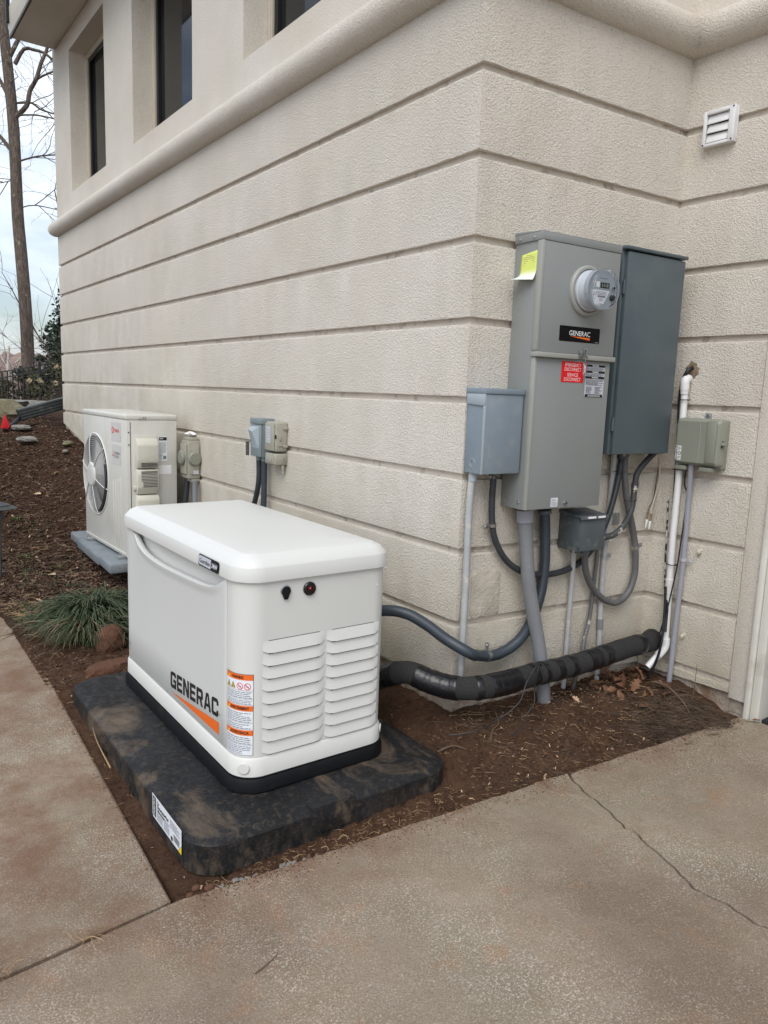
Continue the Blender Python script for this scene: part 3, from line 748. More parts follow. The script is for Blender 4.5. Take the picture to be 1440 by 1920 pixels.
def spill(name, n, maker, m, seed):
    R_ = random.Random(seed); vs = []; fs = []
    for k in range(n):
        if R_.random() < .78:
            x = R_.uniform(-1.2, 1.12); y = edge_y(x)-abs(R_.gauss(0, .030))*(1+1.2*sst(.2, 1.0, x)); z = slab_z(x, y)+.0008
        else:
            y = R_.uniform(-.2, 2.15); x = -1.25+.028*y-abs(R_.gauss(0, .02)); z = walk_z(x, y)+.0008
        maker(R_, V((x, y, z)), vs, fs)
    flat(name, vs, fs, [m], None, kind='stuff')
spill('spilled_soil', 1500, mk_clod(.0008, .0035), 'clod', 61)
spill('spilled_debris', 170, mk_fibre(.008, .035, .0008, 3, .8, .1), 'straw', 62)
spill('spilled_debris', 160, mk_chip(.003, .012), 'chip', 63)
def z_root(R_):
    x = R_.gauss(.93, .13); y = R_.gauss(edge_y(x)+.10, .07)
    return (x, y) if x < 1.11 else None
scatter('root_tangle', 1500, z_root, mk_fibre(.04, .17, .0012, 7, 2.6, .8), 'root', 10, .006)
scatter('root_tangle', 260, lambda R_: (lambda t: (1.0+R_.gauss(0, .035)+t*.03, edge_y(1.0)+.01-t*.12))(R_.random()), mk_fibre(.03, .09, .0009, 7, 2.6, .5), 'root', 11, .022)
scatter('mulch_chips', 1100, z_front, mk_chip(.004, .020, .3), 'chip', 13, .002)
scatter('straw_bits', 260, z_front, mk_fibre(.010, .045, .0009, 3, .5, .2), 'straw', 71, .005)
scatter('leaf_bits', 420, z_near, mk_chip(.005, .018, .6, .05, .5), 'leaf_tan', 72, .003)
scatter('leaf_bits', 420, z_hill, mk_chip(.010, .030, .6, .05, .5), 'leaf_tan', 73, .010)
scatter('mulch_chips', 1100, z_near, mk_chip(.003, .014, .35), 'chip', 14, .001)
scatter('root_tangle', 900, z_front, mk_fibre(.02, .10, .0009, 5, 1.8, .35), 'root', 12, .006)
def rock(name, loc, s, m, seed, sub=3, rz=0, flatness=1, amp=.25, fr=2.2, **kw):
    b = bmesh.new(); bmesh.ops.create_icosphere(b, subdivisions=sub, radius=1)
    for v in b.verts:
        n_ = noise.noise(v.co*fr+V((seed, 0, 0)))*amp+noise.noise(v.co*fr*3+V((seed, 3, 0)))*amp*.35
        v.co = v.co*(1+n_); v.co = V((v.co.x*s[0], v.co.y*s[1], max(-.6, min(flatness, v.co.z))*s[2]))
    mb = MB(); mb.merge(b, m, Matrix.Rotation(rz, 4, 'Z')); o = mb.build(name, smooth=42, **kw); o.location = loc; return o
rock('rock', (-.86, 1.74, .055), (.078, .078, .080), 'rock_red', 4, label='rounded rust brown rock between the grass clump and the generator', cat='rock')
rock('rock', (-.93, 1.50, -.02), (.15, .065, .065), 'rock_red', 9, rz=.35, flatness=.6, label='flat rust brown rock sunk in soil behind the black pad', cat='rock')
# ================================================================== GENERATOR AND ITS PAD
PX0, PX1, PY0, PY1 = -1.176, -.165, -.240, 1.290
pad = empty('generator_pad', ((PX0+PX1)/2, (PY0+PY1)/2, -.058), label='black plastic base pad smeared with clay under the white generator', cat='equipment pad')
hx, hy = (PX1-PX0)/2, (PY1-PY0)/2
mb = MB(); R0 = .118
def ringz(ins, z, r): return [(x, y, z) for x, y in rrect(-hx+ins, hx-ins, -hy+ins, hy-ins, max(r-ins*.6, .02), 10)]
mb.loft([ringz(0, 0, R0), ringz(0, .02, R0), ringz(.001, .0935, R0), ringz(.004, .0985, R0), ringz(.027, .1110, R0), ringz(.033, .1130, R0), ringz(.05, .1133, R0)], 'pad', True, True)
mb.build('pad_body', pad, smooth=22)
mb = MB(); mb.box(-.115, .050, -hy-.008, -hy+.045, .030, .1240, 'pad', .003); mb.build('hand_grip', pad)
mb = MB(); mb.box(.10, .30, hy-.05, hy+.002, .060, .1165, 'pad', .006); mb.build('hand_grip', pad)
# product sticker on the long side
s = face_x(.125-(PY0+PY1)/2, .040, -hx-.0022); W_, H_ = .262, .082
s.poly([(0, 0.008), (.008, 0), (W_-.03, 0), (W_, 0.03), (W_, H_), (0, H_)], 'label_white'); s.poly([(W_-.028, .0002), (W_-.0005, 0.0002), (W_-.0005, .028)], 'label_yellow', 1.5)
s.quad(.006, .036, .008, H_-.006, 'ink', 2); s.text('DIVERSITECH', .012, .030, .012, H_-.010, 'label_white', 3, .02, True)
s.text('The', .045, .065, .064, .073, 'ink', 2, .03); s.text('GeneratorPad', .045, .150, .050, .062, 'ink', 2, .04); s.text('UltraLite', .045, .115, .036, .047, 'ink', 2, .04)
s.lines(.045, .100, .008, .033, 6); s.lines(.110, .160, .008, .046, 8); s.lines(.165, .252, .044, .072, 6); s.disc(.18, .012, .008, 'ink', 2, 12)
for k in range(14): s.quad(.198+k*.0035, .198+k*.0035+(.001 if k % 3 else .0022), .014, .036, 'ink', 2)
s.build('product_sticker', pad)

GX, GY, GW, GL = -.944, -.046, .587, 1.200
gen = empty('generator', (GX, GY, .055), .005, label='white standby generator with orange and black wordmark on black pad', cat='generator')
Z = lambda z: z-.055
RN, RF = .085, .060
def oring(d, z, dl=None): # corner radii never go below 20 mm; outline grown by d (corner order: near-left, near-right, far-right, far-left)
    return [(x, y, Z(z)) for x, y in rrect(-d, GW+d, -d, GL+d, tuple(max(.02, q) for q in (RN+d, RN+d-.015, RF+d, RF+d)), 9)]
mb = MB(); mb.loft([oring(.010, .0555), oring(.018, .062), oring(.018, .094), oring(.012, .1070), oring(-.02, .1085)], 'black_plastic', True, True); mb.build('base_tray', gen, smooth=40)
mb = MB(); mb.loft([oring(-.02, .1095), oring(.004, .1100), oring(.008, .114), oring(.007, .170), oring(.001, .1785), oring(-.02, .1785)], 'gen_skirt', True, True); mb.build('skirt', gen, smooth=40)
# enclosure: outline with a shallow recess on the long front for the access panel
prof = []
NR = rrect(0, GW, 0, GL, (RN, RN-.015, RF, RF), 9)
full = [p for p in NR]
DY0, DY1 = .104, 1.150
ol = [p for p in full if True] + []
# walk: corners are counter-clockwise starting on the left side near y=RN; left side closes from far-left back to near-left
ol += [(0, DY1+.0), (.004, DY1), (.030, DY1-.02), (.030, DY0+.004), (.004, DY0), (0, DY0)]
mb = MB(); mb.prism(ol, 'z', Z(.1795), Z(.785), 'gen_white'); mb.build('enclosure', gen, smooth=25)
# access panel with its curved lifted lip
TOP = [(DY0+.003, .776), (.13, .764), (.16, .748), (.20, .732), (.26, .720), (.35, .712), (.50, .705), (.68, .699), (.80, .701), (.90, .710), (.97, .728), (1.01, .748), (1.04, .766), (1.08, .777), (DY1-.003, .779)]
tp = [(p.x, p.y) for p in spline([(a, b, 0) for a, b in TOP], .02)]
n_ = len(tp); cols = []
for (y, zt) in tp:
    zb_ = .1835; c = []
    dep_ = sst(.0, .05, .777-zt)
    edge = min(1, min(y-DY0-.003, DY1-.003-y)/.006)
    o = -.0035*edge
    for (x_, z_) in ((.020, zb_), (.002, zb_), (o, zb_+.006), (o, zb_+.15), (o, zt-.045), (o-.002*dep_, zt-.022), (o-.007*dep_, zt-.010), (o-.007*dep_, zt-.003), (o-.001+.003*dep_, zt), (.010, zt), (.020, zt-.01)):
        c.append((x_, y, Z(z_)))
    cols.append(c)
mb = MB(); mb.loft(cols, 'gen_panel', True, True); door = mb.build('access_panel', gen, smooth=45)
# lid
mb = MB(); mb.loft([oring(-.03, .786), oring(.006, .780), oring(.0125, .7805), oring(.0130, .790), oring(.0095, .826), oring(.0080, .829), oring(-.012, .8500), oring(-.016, .8525), oring(-.034, .8600), oring(-.038, .8630), oring(-.042, .8640), oring(-.10, .8700), oring(-.20, .874)], 'gen_white', True, True); lid = mb.build('lid', gen, smooth=24)
# badge on the lid edge
fb = lambda u, v: (-.0150+(v*.09), .312-u, Z(.783)+v)
s = Sheet(fb, lambda u: (-1, 0, .18), .0012); bw, bh = .172, .040
s.poly([(x+bw/2, y+bh/2) for x, y in rrect(-bw/2, bw/2, -bh/2, bh/2, .010, 4)], 'ink', 1)
s.poly([(.004, .012), (.012, .005), (.108, .004), (.108, .036), (.010, .036), (.004, .030)], 'label_silver', 2); s.poly([(.112, .004), (.160, .005), (.168, .012), (.168, .030), (.162, .036), (.112, .036)], 'ink', 2)
s.text('Guardian', .014, .100, .012, .027, 'ink', 3, .0); s.text('24kW', .117, .163, .012, .028, 'label_white', 3, .02); s.build('model_badge', gen)
# wordmark on the access panel
s = Sheet(lambda u, v: (-.0037, .622-u, Z(.226+.10*u)+v), lambda u: (-1, 0, 0))    # the printed line rises towards the near end
def wm(s, u0, u1, v0, v1, m, k=1): s.geo(wordmark(), u0, u1, v0, v1, m, k)
wm(s, 0, .456, 0, .066, 'ink'); s.poly([(0, -.019), (.460, -.016), (.460, -.061)], 'orange', 1)
s.disc(.467, .014, .005, 'ink_grey', 1, 12, .0038); s.text('R', .4655, .4685, .012, .016, 'ink_grey', 1, 0)
s.build('wordmark', door)
s = face_x(1.128, Z(.225), -.0037); s.disc(.010, .03, .011, 'ink_grey', 1, 16, .0098); s.poly([(.006, .024), (.010, .034), (.014, .024)], 'ink_grey', 1); s.disc(.010, .008, .007, 'ink_grey', 1, 14, .006); s.build('inspection_stamp', door)
# warning label wrapped round the near corner
def wrap(u):
    L1 = DY0-.004-RN; A = RN*math.pi/2
    if u < L1: return (0, DY0-.004-u), (-1, 0)
    if u < L1+A:
        a = (u-L1)/RN; return (RN-RN*math.cos(a), RN-RN*math.sin(a)), (-math.cos(a), -math.sin(a))
    return (RN+u-L1-A, 0), (0, -1)
s = Sheet(lambda u, v: (*wrap(u)[0], Z(.187)+v*1.04), lambda u: (*wrap(u)[1], 0), .0006); LWD, LH = .112, .272; NU = 10
s.quad(0, LWD, 0, LH, 'ink', 1, NU); s.quad(.0015, LWD-.0015, .0015, LH-.0015, 'label_white', 2, NU)
for (v0, t) in ((LH-.0195, 'WARNING'), (.150, 'AVERTISSEMENT'), (.068, 'ADVERTENCIA')):
    s.quad(.0015, LWD-.0015, v0, v0+.018, 'orange', 3, NU)
    tw = .045 if len(t) < 8 else .072
    s.text(t, .034 if tw < .05 else .026, (.034 if tw < .05 else .026)+tw, v0+.004, v0+.014, 'ink', 4, .03)
    s.poly([(.012, v0+.004), (.024, v0+.004), (.018, v0+.014)], 'label_yellow', 4)
for cx in (.014, .038): s.poly([(cx-.011, .222), (cx+.011, .222), (cx, .243)], 'ink', 3); s.poly([(cx-.008, .2235), (cx+.008, .2235), (cx, .239)], 'label_yellow', 4); s.poly([(cx-.003, .226), (cx+.003, .225), (cx+.001, .234)], 'ink', 5)
for cx in (.066, .092):
    s.disc(cx, .232, .0115, 'sign_red', 3, 18, .0095); s.poly([(cx-.008, .239), (cx-.0065, .2405), (cx+.008, .225), (cx+.0065, .2235)], 'sign_red', 5); s.quad(cx-.005, cx+.004, .2305, .233, 'ink_grey', 4)
for (a, b, n_) in ((.192, .216, 4), (.172, .188, 3), (.112, .146, 6), (.090, .108, 3), (.038, .064, 4), (.005, .034, 5)): s.lines(.004, LWD-.006, a, b, n_, 'ink_grey', 3, .40, 3)
for v in (.218, .190, .170, .110, .088, .036): s.quad(.002, LWD-.002, v, v+.001, 'ink_grey', 3, NU)
s.build('warning_label', gen)
# vent louvres in the near end
def louvre(x0, x1, zt, h):
    mb = MB(); nu = 12; nv = 6; g = []
    for j in range(nv+1):
        v = j/nv; row = []
        for i in range(nu+1):
            u = i/nu; x = x0+(x1-x0)*u
            e = min(1, min(x-x0, x1-x)/.034); e = math.sin(e*math.pi/2)**.8 if e > 0 else 0
            dpt = .0095*e*v
            row.append((x, -.0006-dpt, Z(zt-h*.93*v*(.80+.20*e))))
        g.append(row)
    under = [(x, -.0004, z-.0012) for (x, y, z) in g[-1]]
    rows = g+[under]; vs = [p for r in rows for p in r]; m = nu+1
    fs = [(j*m+i, (j+1)*m+i, (j+1)*m+i+1, j*m+i+1) for j in range(len(rows)-1) for i in range(nu)]
    mb.raw(vs, fs, 'gen_white'); return mb
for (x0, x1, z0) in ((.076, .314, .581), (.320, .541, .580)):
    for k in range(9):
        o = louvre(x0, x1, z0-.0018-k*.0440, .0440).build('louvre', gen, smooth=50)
        sh = MB(); sh.box(x0+.022, x1-.022, -.0012, -.0003, Z(z0-(k)*.0440)-(.0058 if k else .0026), Z(z0-k*.0440)-.0006, 'vent_slot_shade'); sh.build('slot_shade', o)  # strip over the slot under each lip, its shade painted in grey
# lock, status light, plugs
mb = MB(); mb.lathe([(.0185, 0), (.0185, .003), (.017, .004)], 'galv', (.157, -.0003, Z(.742))); mb.lathe([(.0165, .004), (.0165, .009), (.015, .011)], 'black_plastic', (.157, 0, Z(.740)))
mb.prism([(.143, Z(.735)), (.171, Z(.735)), (.163, Z(.7125)), (.151, Z(.7125))], 'y', -.0105, -.0008, 'black_plastic', .0015); mb.build('lock_cover', gen)
mb = MB(); mb.lathe([(.0235, .0005), (.0235, .006), (.021, .009), (.013, .009)], 'gloss_black', (.2475, 0, Z(.737))); sl_ = mb.build('status_light', gen)
mb = MB(); mb.lathe([(.0115, .0085), (.0115, .0112), (.007, .0135), (.001, .0145)], 'lens_red', (.2475, 0, Z(.737))); mb.build('lens', sl_)
mb = MB(); mb.lathe([(.0016, .0135), (.0016, .0148)], 'led', (.2435, 0, Z(.741)), n=8); mb.build('lamp', sl_)
T = Matrix.Translation((.030, .020, 0)) @ Matrix.Rotation(-math.radians(42), 4, 'Z')
mb = MB(); mb.lathe([(.020, 0), (.020, .0028), (.018, .0042), (.002, .0042)], 'gen_skirt', (0, 0, 0), T=Matrix.Translation((.0195, .0165, Z(.146))) @ Matrix.Rotation(-math.radians(40), 4, 'Z')); mb.build('hole_plug', gen)
mb = MB(); mb.lathe([(.016, 0), (.016, .0028), (.002, .0042)], 'gen_skirt', (0, 0, 0), T=Matrix.Translation((GW-.015, .012, Z(.158))) @ Matrix.Rotation(math.radians(48), 4, 'Z')); mb.build('hole_plug', gen)
mb = MB(); mb.lathe([(.003, 0), (.003, .0015)], 'label_white', (.530, -.0003, Z(.715)), n=10); mb.build('rivet', gen)

# ================================================================== OUTDOOR UNIT OF THE HEAT PUMP
AX, AY, AW, AL, AH = -.458, 2.729, .349, .959, .945
ac = empty('heat_pump_unit', (AX, AY, .253), .023, label='beige heat pump outdoor unit with round fan grille beside the house wall', cat='air conditioner')
mb = MB(); mb.box(.004, AW-.004, .004, AL-.004, 0, AH-.03, 'ac_body', .010); body = mb.build('cabinet', ac)
mb = MB(); mb.box(0, AW, 0, AL, AH-.040, AH, 'ac_body', .012, 3); top = mb.build('top_panel', ac)
mb = MB(); mb.box(.030, .034, .0028, .008, .02, AH-.05, 'ac_dark'); mb.build('panel_joint', ac)
FY, FZ, FR = .668, .492, .292
# fan recess: dark drum proud of the panel, blades, rings
mb = MB(); mb.lathe([(FR-.015, 0), (FR-.015, .0012)], 'ac_dark', (.004, FY, FZ), '-x', 48); mb.build('fan_opening', ac)
fan = MB()
for k in range(3):
    a0 = k*2.094+.4; vs = []; fs = []
    for i in range(9):
        for j in range(5):
            r = .055+(FR-.085)*i/8; a = a0+(j/4-.3)*(.95+.35*i/8)
            vs.append((-.004-.010*(j/4), FY-math.cos(a)*r, FZ+math.sin(a)*r))
    for i in range(8):
        for j in range(4): fs.append((i*5+j, i*5+j+1, (i+1)*5+j+1, (i+1)*5+j))
    fan.raw(vs, fs, 'ac_blade')
fan.lathe([(.06, .002), (.06, .012)], 'ac_blade', (0, FY, FZ), '-x', 24); fan.build('fan', ac)
gr = MB(); gr.lathe([(FR+.004, 0), (FR+.004, .003), (FR, .007), (FR-.005, .007), (FR-.006, .002)], 'ac_grille', (.004, FY, FZ), '-x', 56, cap=False); grille = gr.build('fan_grille', ac)
rg = MB(); N = 15
for k in range(N):
    r = .070+(FR-.085)*k/(N-1); dome = .026*(1-(r/FR)**2)**.5
    rg.loft([[V((-dome+.0015*math.cos(b), FY+math.cos(a)*(r+.0015*math.sin(b)), FZ+math.sin(a)*(r+.0015*math.sin(b)))) for b in (0, 1.57, 3.14, 4.71)] for a in [2*math.pi*q/56 for q in range(57)]], 'ac_grille', False, False)
rg.build('ring_wires', grille, kind='stuff')
for k in range(6):
    a = k*math.pi/3+.28; sp = MB(); pts = []
    for q in range(9):
        r = .055+(FR-.055)*q/8; pts.append((-.028*(max(0, 1-(r/FR)**2))**.5-.003, FY+math.cos(a)*r, FZ+math.sin(a)*r))
    sp.tube(pts, .0034, 'ac_grille', 8); sp.build('spoke', grille)
hb = MB(); hb.lathe([(.086, .020), (.088, .026), (.078, .036), (.050, .0375), (.049, .039), (.002, .039)], 'ac_grille', (0, FY, FZ), '-x', 32); hub = hb.build('grille_hub', grille)
s = Sheet(lambda u, v: (-.0395, FY-u, FZ+v), lambda u: (-1, 0, 0), .0005); s.disc(0, 0, .028, 'ac_cover', 1, 20, .025); s.build('hub_ring', hub)
cable = MB(); cable.tube([(-.010, FY-math.cos(a)*(FR-.022), FZ+math.sin(a)*(FR-.022)) for a in [(-1.15+1.5*q/20) for q in range(21)]], .009, 'ac_dark', 8); cable.build('drum_edge', ac)
for k in range(4):
    y = .125+k*.052; mb = MB(); mb.box(-.0005, .006, y-.005, y+.005, .045, .52-.012*k, 'ac_body', .0024); mb.build('panel_rib', ac)
mb = MB(); mb.box(0, .006, .04, .945, .018, .028, 'ac_body', .002); mb.build('base_seam', ac)
# badges
s = face_x(.300, .760, .0033); s.quad(0, .190, 0, .125, 'label_white' if False else 'ac_grille', 1); s.disc(.035, .070, .022, 'sign_red', 2, 20); s.poly([(.030, .058), (.040, .058), (.040, .082), (.030, .082)], 'print_white', 3); s.text('TRANE', .068, .160, .058, .080, 'sign_red', 2, .03); s.build('maker_badge', ac)
s = face_x(.300, .605, .0033); s.quad(0, .190, 0, .130, 'ac_grille', 1)
for (cx, cy) in ((.035, .078), (.024, .058), (.046, .058)): s.poly([(cx-.008, cy-.009), (cx, cy-.0005), (cx+.008, cy-.009), (cx, cy+.012)] if cy > .07 else [(cx-.010, cy-.009), (cx+.001, cy-.009), (cx+.010, cy+.006), (cx-.001, cy+.006)] if cx < .03 else [(cx+.010, cy-.009), (cx-.001, cy-.009), (cx-.010, cy+.006), (cx+.001, cy+.006)], 'sign_red', 2)
s.text('MITSUBISHI', .066, .170, .066, .084, 'ink_grey', 2, .02); s.text('ELECTRIC', .066, .150, .042, .060, 'ink_grey', 2, .02); s.build('maker_badge', ac)
# valve cover on the near side
mb = MB(); mb.box(.050, .205, -.001, .0055, .10, .812, 'ac_body', .002); mb.build('cover_flange', ac)
vc = MB(); vc.prism([(-.000, .795), (-.030, .785), (-.052, .750), (-.052, .66), (-.044, .60), (-.000, .60)], 'x', .058, .200, 'ac_cover', .008); cov = vc.build('valve_cover', ac)
v2 = MB(); v2.prism([(0, .596), (-.042, .590), (-.050, .56), (-.048, .475), (-.028, .428), (0, .428)], 'x', .060, .198, 'ac_cover', .006); v2.prism([(0, .425), (-.040, .418), (-.052, .39), (-.052, .12), (0, .11)], 'x', .056, .203, 'ac_cover', .007); v2.build('lower_cover', ac)
for (z0, n) in ((.612, 3), (.478, 11)):
    for k in range(n):
        z_ = z0+k*.0098; yy = -.0525 if z0 > .6 else -.0502
        sl2 = MB(); sl2.box(.082+(.012 if (n > 5 and k < 4) else 0), .190, yy-.0008, yy+.004, z_, z_+.0038, 'ac_dark'); sl2.build('vent_slit', cov)
mb = MB(); mb.box(.040, .075, -.020, -.004, .455, .480, 'ac_cover', .004); mb.build('finger_pull', cov)
s = face_y(.217, .640, .0030); s.quad(0, .058, 0, .162, 'label_white', 1); s.quad(.002, .056, .136, .158, 'ink', 2); s.text('TRANE', .006, .03, .144, .152, 'print_white', 3, .02); s.lines(.004, .054, .055, .130, 10); s.lines(.004, .026, .010, .050, 5); s.quad(.031, .052, .012, .034, 'ink_grey', 2); s.build('rating_plate', ac)
s = face_y(.214, .552, .0030); s.quad(0, .090, 0, .060, 'print_white', 1); s.build('blank_sticker', ac)
for (x, z) in ((.02, .75), (.02, .83), (.02, .18), (.155, AH-.022), (.285, AH-.022), (.12, AH-.022)):
    mb = MB(); mb.lathe([(.0045, 0), (.0045, .002)], 'steel' if x > .1 else 'ac_dark', (x, .0015, z), n=10); mb.build('screw', ac)
rs = Sheet(lambda u, v: (u, -.0004, v), lambda u: (0, -1, 0), .0006); R_ = random.Random(4)
for k in range(26):
    x = .085+R_.random()*.05; z = AH-.037+R_.random()*.018; q = R_.uniform(.002, .006); rs.poly([(x, z), (x+q, z+q*.3), (x+q*.7, z+q), (x-q*.3, z+q*.6)], 'rust', 1)
for k in range(14):
    x = .23+R_.random()*.10; z = .305+R_.random()*.012; rs.poly([(x, z), (x+.004, z), (x+.003, z+R_.uniform(.01, .04)), (x+.001, z+.008)], 'rust', 1)
rs.build('rust_spots', ac)
for y in (.12, AL-.13):
    f = MB(); f.box(-.030, AW+.02, y-.022, y+.022, -.022, .001, 'galv', .003); ft = f.build('foot', ac)
    f = MB(); f.cyl((-.016, y, .001), (-.016, y, .012), .009, 'steel', 6); f.cyl((-.016, y, .012), (-.016, y, .024), .005, 'steel', 10); f.build('bolt', ft)
for k in range(5):
    mb = MB(); mb.box(.06, AW-.03, .15+k*.15, .26+k*.15, AH-.0005, AH+.0035, 'ac_body', .0015); mb.build('top_rib', ac)
ap = MB(); ap.prism([(-.125, .0), (.40, .0), (.40, 1.26), (-.040, 1.26)], 'z', -.085, -.022, 'ac_pad', .012)
ap.prism([(-.112, .30), (-.09, .30), (-.06, .95), (-.072, .95)], 'z', -.085, -.028, 'ac_pad', .003)
o = ap.build('equipment_pad', label='grey composite pad carrying the heat pump unit on the slope', cat='equipment pad'); o.location = (AX, AY-.03, .253); o.rotation_euler = (0, 0, .023)
# weatherproof outlet behind the unit
gf = mount('outlet_box', 'L', -2.665, .78, label='tan weatherproof outlet box on wall behind the heat pump unit', cat='outlet box')
mb = MB(); mb.box(-.085, .050, -.085, 0, 0, .255, 'telecom_tan', .010); mb.box(-.075, .042, -.075, -.005, .255, .272, 'telecom_tan', .004); mb.build('housing', gf)
mb = MB(); mb.box(-.070, .035, -.096, -.086, .03, .232, 'telecom_tan', .006); mb.box(.0505, .058, -.070, -.010, .03, .225, 'telecom_tan', .003); mb.build('cover', gf)
mb = MB(); mb.lathe([(.045, 0), (.045, .012), (.038, .020), (.002, .021)], 'telecom', (0, 0, 0), n=28, T=Matrix.Translation((.057, -.045, .135)) @ Matrix.Rotation(math.pi/2, 4, 'Z')); mb.build('flap_lid', gf)
mb = MB(); mb.lathe([(.050, .097), (.050, .110), (.040, .118), (.002, .119)], 'telecom', (-.02, 0, .14)); mb.build('flap_lid', gf)
mb = MB(); mb.box(-.07, .045, -.06, 0, -.022, -.001, 'telecom_tan', .004); mb.build('hub_plate', gf)
s = Sheet(lambda u, v: (.0585, -.07+u, .03+v), lambda u: (1, 0, 0), .0006); s.quad(.018, .052, 0.003, .026, 'label_white', 1); s.lines(.020, .05, .005, .024, 3, 'ink_grey'); s.build('small_label', gf)
mb = MB(); mb.tube(spline([mpt('L', -2.60, .045, .77), mpt('L', -2.60, .045, .60), mpt('L', -2.57, .05, .45), mpt('L', -2.50, .06, .12)]), .018, 'pvc_grey', 12); mb.build('conduit', label='grey conduit dropping from the tan outlet box', cat='conduit')
mb = MB(); mb.tube(spline([mpt('L', -2.72, .05, .77), mpt('L', -2.73, .07, .55), mpt('L', -2.78, .09, .3)]), .019, 'flex_dark', 12); mb.build('conduit', label='dark flexible conduit beside the grey drop under the outlet box', cat='conduit')
mb = MB(); mb.tube(spline([(-.16, 2.715, .56), (-.20, 2.66, .585), (-.10, 2.58, .57), (-.03, 2.50, .50), (-.05, 2.4, .25)]), .012, 'cable_black', 10); mb.tube(spline([(-.16, 2.725, .53), (-.14, 2.63, .55), (-.06, 2.52, .50), (-.05, 2.42, .3)]), .010, 'flex_dark', 10); mb.build('refrigerant_hose', label='black hose curving from the heat pump side to the wall', cat='hose')
mb = MB(); mb.raw([mpt('L', -2.72+.05*math.cos(a)*1.1, .03+.03*math.sin(a*2), 1.055+.035*abs(math.sin(a*1.5+.4))) for a in [k*.7 for k in range(9)]], [(0, 1, 2), (2, 3, 4), (4, 5, 6), (6, 7, 8), (0, 2, 4), (4, 6, 8), (0, 4, 8)], 'print_white'); mb.build('plastic_scrap', label='crumpled white plastic scrap stuck on top of the tan outlet box', cat='litter')

# ================================================================== BOXES ON THE LONG WALL
dc = mount('disconnect_box', 'L', -1.625, 1.018, label='blue grey disconnect box with wedge cover on the long wall', cat='electrical box')
mb = MB(); mb.box(-.065, .065, -.072, 0, 0, .205, 'disconnect', .004); mb.box(-.068, .068, -.084, 0, .180, .212, 'disconnect', .004); mb.build('housing', dc)
mb = MB(); mb.box(-.064, .064, -.082, -.0725, 0.002, .178, 'disconnect', .004)
mb.loft([[(-.050, -.082, .05), (.040, -.082, .05), (.040, -.082, .168), (-.050, -.082, .168)], [(-.045, -.0822, .055), (.030, -.084, .055), (.004, -.108, .140), (-.040, -.108, .150)]], 'box_blue_light'); mb.build('cover', dc)
for x in (-.03, .035): mb = MB(); mb.cyl((x, -.045, -.022), (x, -.045, 0.001), .017, 'disconnect', 14); mb.build('conduit_fitting', dc)
s = face_x(1.918, 1.003, -.0015); s.quad(0, .043, 0, .078, 'ink', 1); s.lines(.006, .038, .006, .072, 8, 'ink_grey'); o = s.build('wall_tag', label='small black label stuck on the wall left of disconnect box', cat='label')
t2 = mount('cable_entry_box', 'L', -1.465, 1.062, label='tan cable entry box with clear window and side hinge', cat='telecom box')
mb = MB(); mb.box(-.060, .060, -.072, 0, 0, .158, 'telecom_tan', .010, 3); mb.build('housing', t2)
mb = MB(); mb.box(-.056, .050, -.079, -.0725, .004, .150, 'telecom_tan', .004); mb.build('door', t2)
s = face_y(-.035, .045, -.0795); s.quad(0, .050, 0, .088, 'label_silver', 1); s.lines(.006, .044, .010, .08, 5, 'ink_grey', 2, .12); s.build('window_label', t2)
mb = MB(); mb.box(.0605, .066, -.058, -.030, .03, .035, 'telecom_tan', .001); mb.box(.0605, .070, -.030, -.002, .022, .036, 'telecom_tan', .002); mb.box(.0605, .070, -.030, -.002, .118, .132, 'telecom_tan', .002); mb.box(.0605, .068, -.052, -.044, .062, .085, 'telecom_tan', .002); mb.build('side_latch', t2)
mb = MB(); mb.box(.052, .0612, -.075, -.069, .07, .09, 'ink'); mb.build('lock_slot', t2)
t3 = mount('cable_entry_box', 'L', -1.465, .990, label='low tan splice box directly under the tan cable entry box', cat='telecom box')
mb = MB(); mb.box(-.062, .060, -.074, 0, 0, .062, 'telecom_tan', .008, 3); mb.box(-.05, .04, -.0765, -.0745, .012, .050, 'telecom_tan', .002); mb.build('housing', t3)
mb = MB(); mb.cyl((.060, -.022, .032), (.064, -.022, .032), .016, 'telecom_tan', 16); mb.cyl((.064, -.022, .032), (.0655, -.022, .032), .010, 'telecom', 16); mb.build('knockout', t3)
mb = MB(); mb.box(.030, .056, -.030, -.016, -.030, 0, 'telecom_tan', .003); mb.box(.036, .044, -.020, -.014, -.048, -.028, 'vent_white', .002); mb.build('hanging_clip', t3)
mb = MB(); mb.tube(spline([mpt('L', -1.655, .045, 1.0), mpt('L', -1.655, .045, .88), mpt('L', -1.69, .05, .76), mpt('L', -1.76, .06, .60), mpt('L', -1.82, .06, .1)]), .0155, 'flex_dark', 12); mb.build('conduit', label='dark conduit curving left below the blue grey disconnect box', cat='conduit')
mb = MB(); mb.tube(spline([mpt('L', -1.590, .045, 1.0), mpt('L', -1.590, .045, .80), mpt('L', -1.59, .05, .5), mpt('L', -1.58, .06, .1)]), .0165, 'flex_blue', 12); mb.build('conduit', label='straight dark conduit below the blue grey disconnect box', cat='conduit')
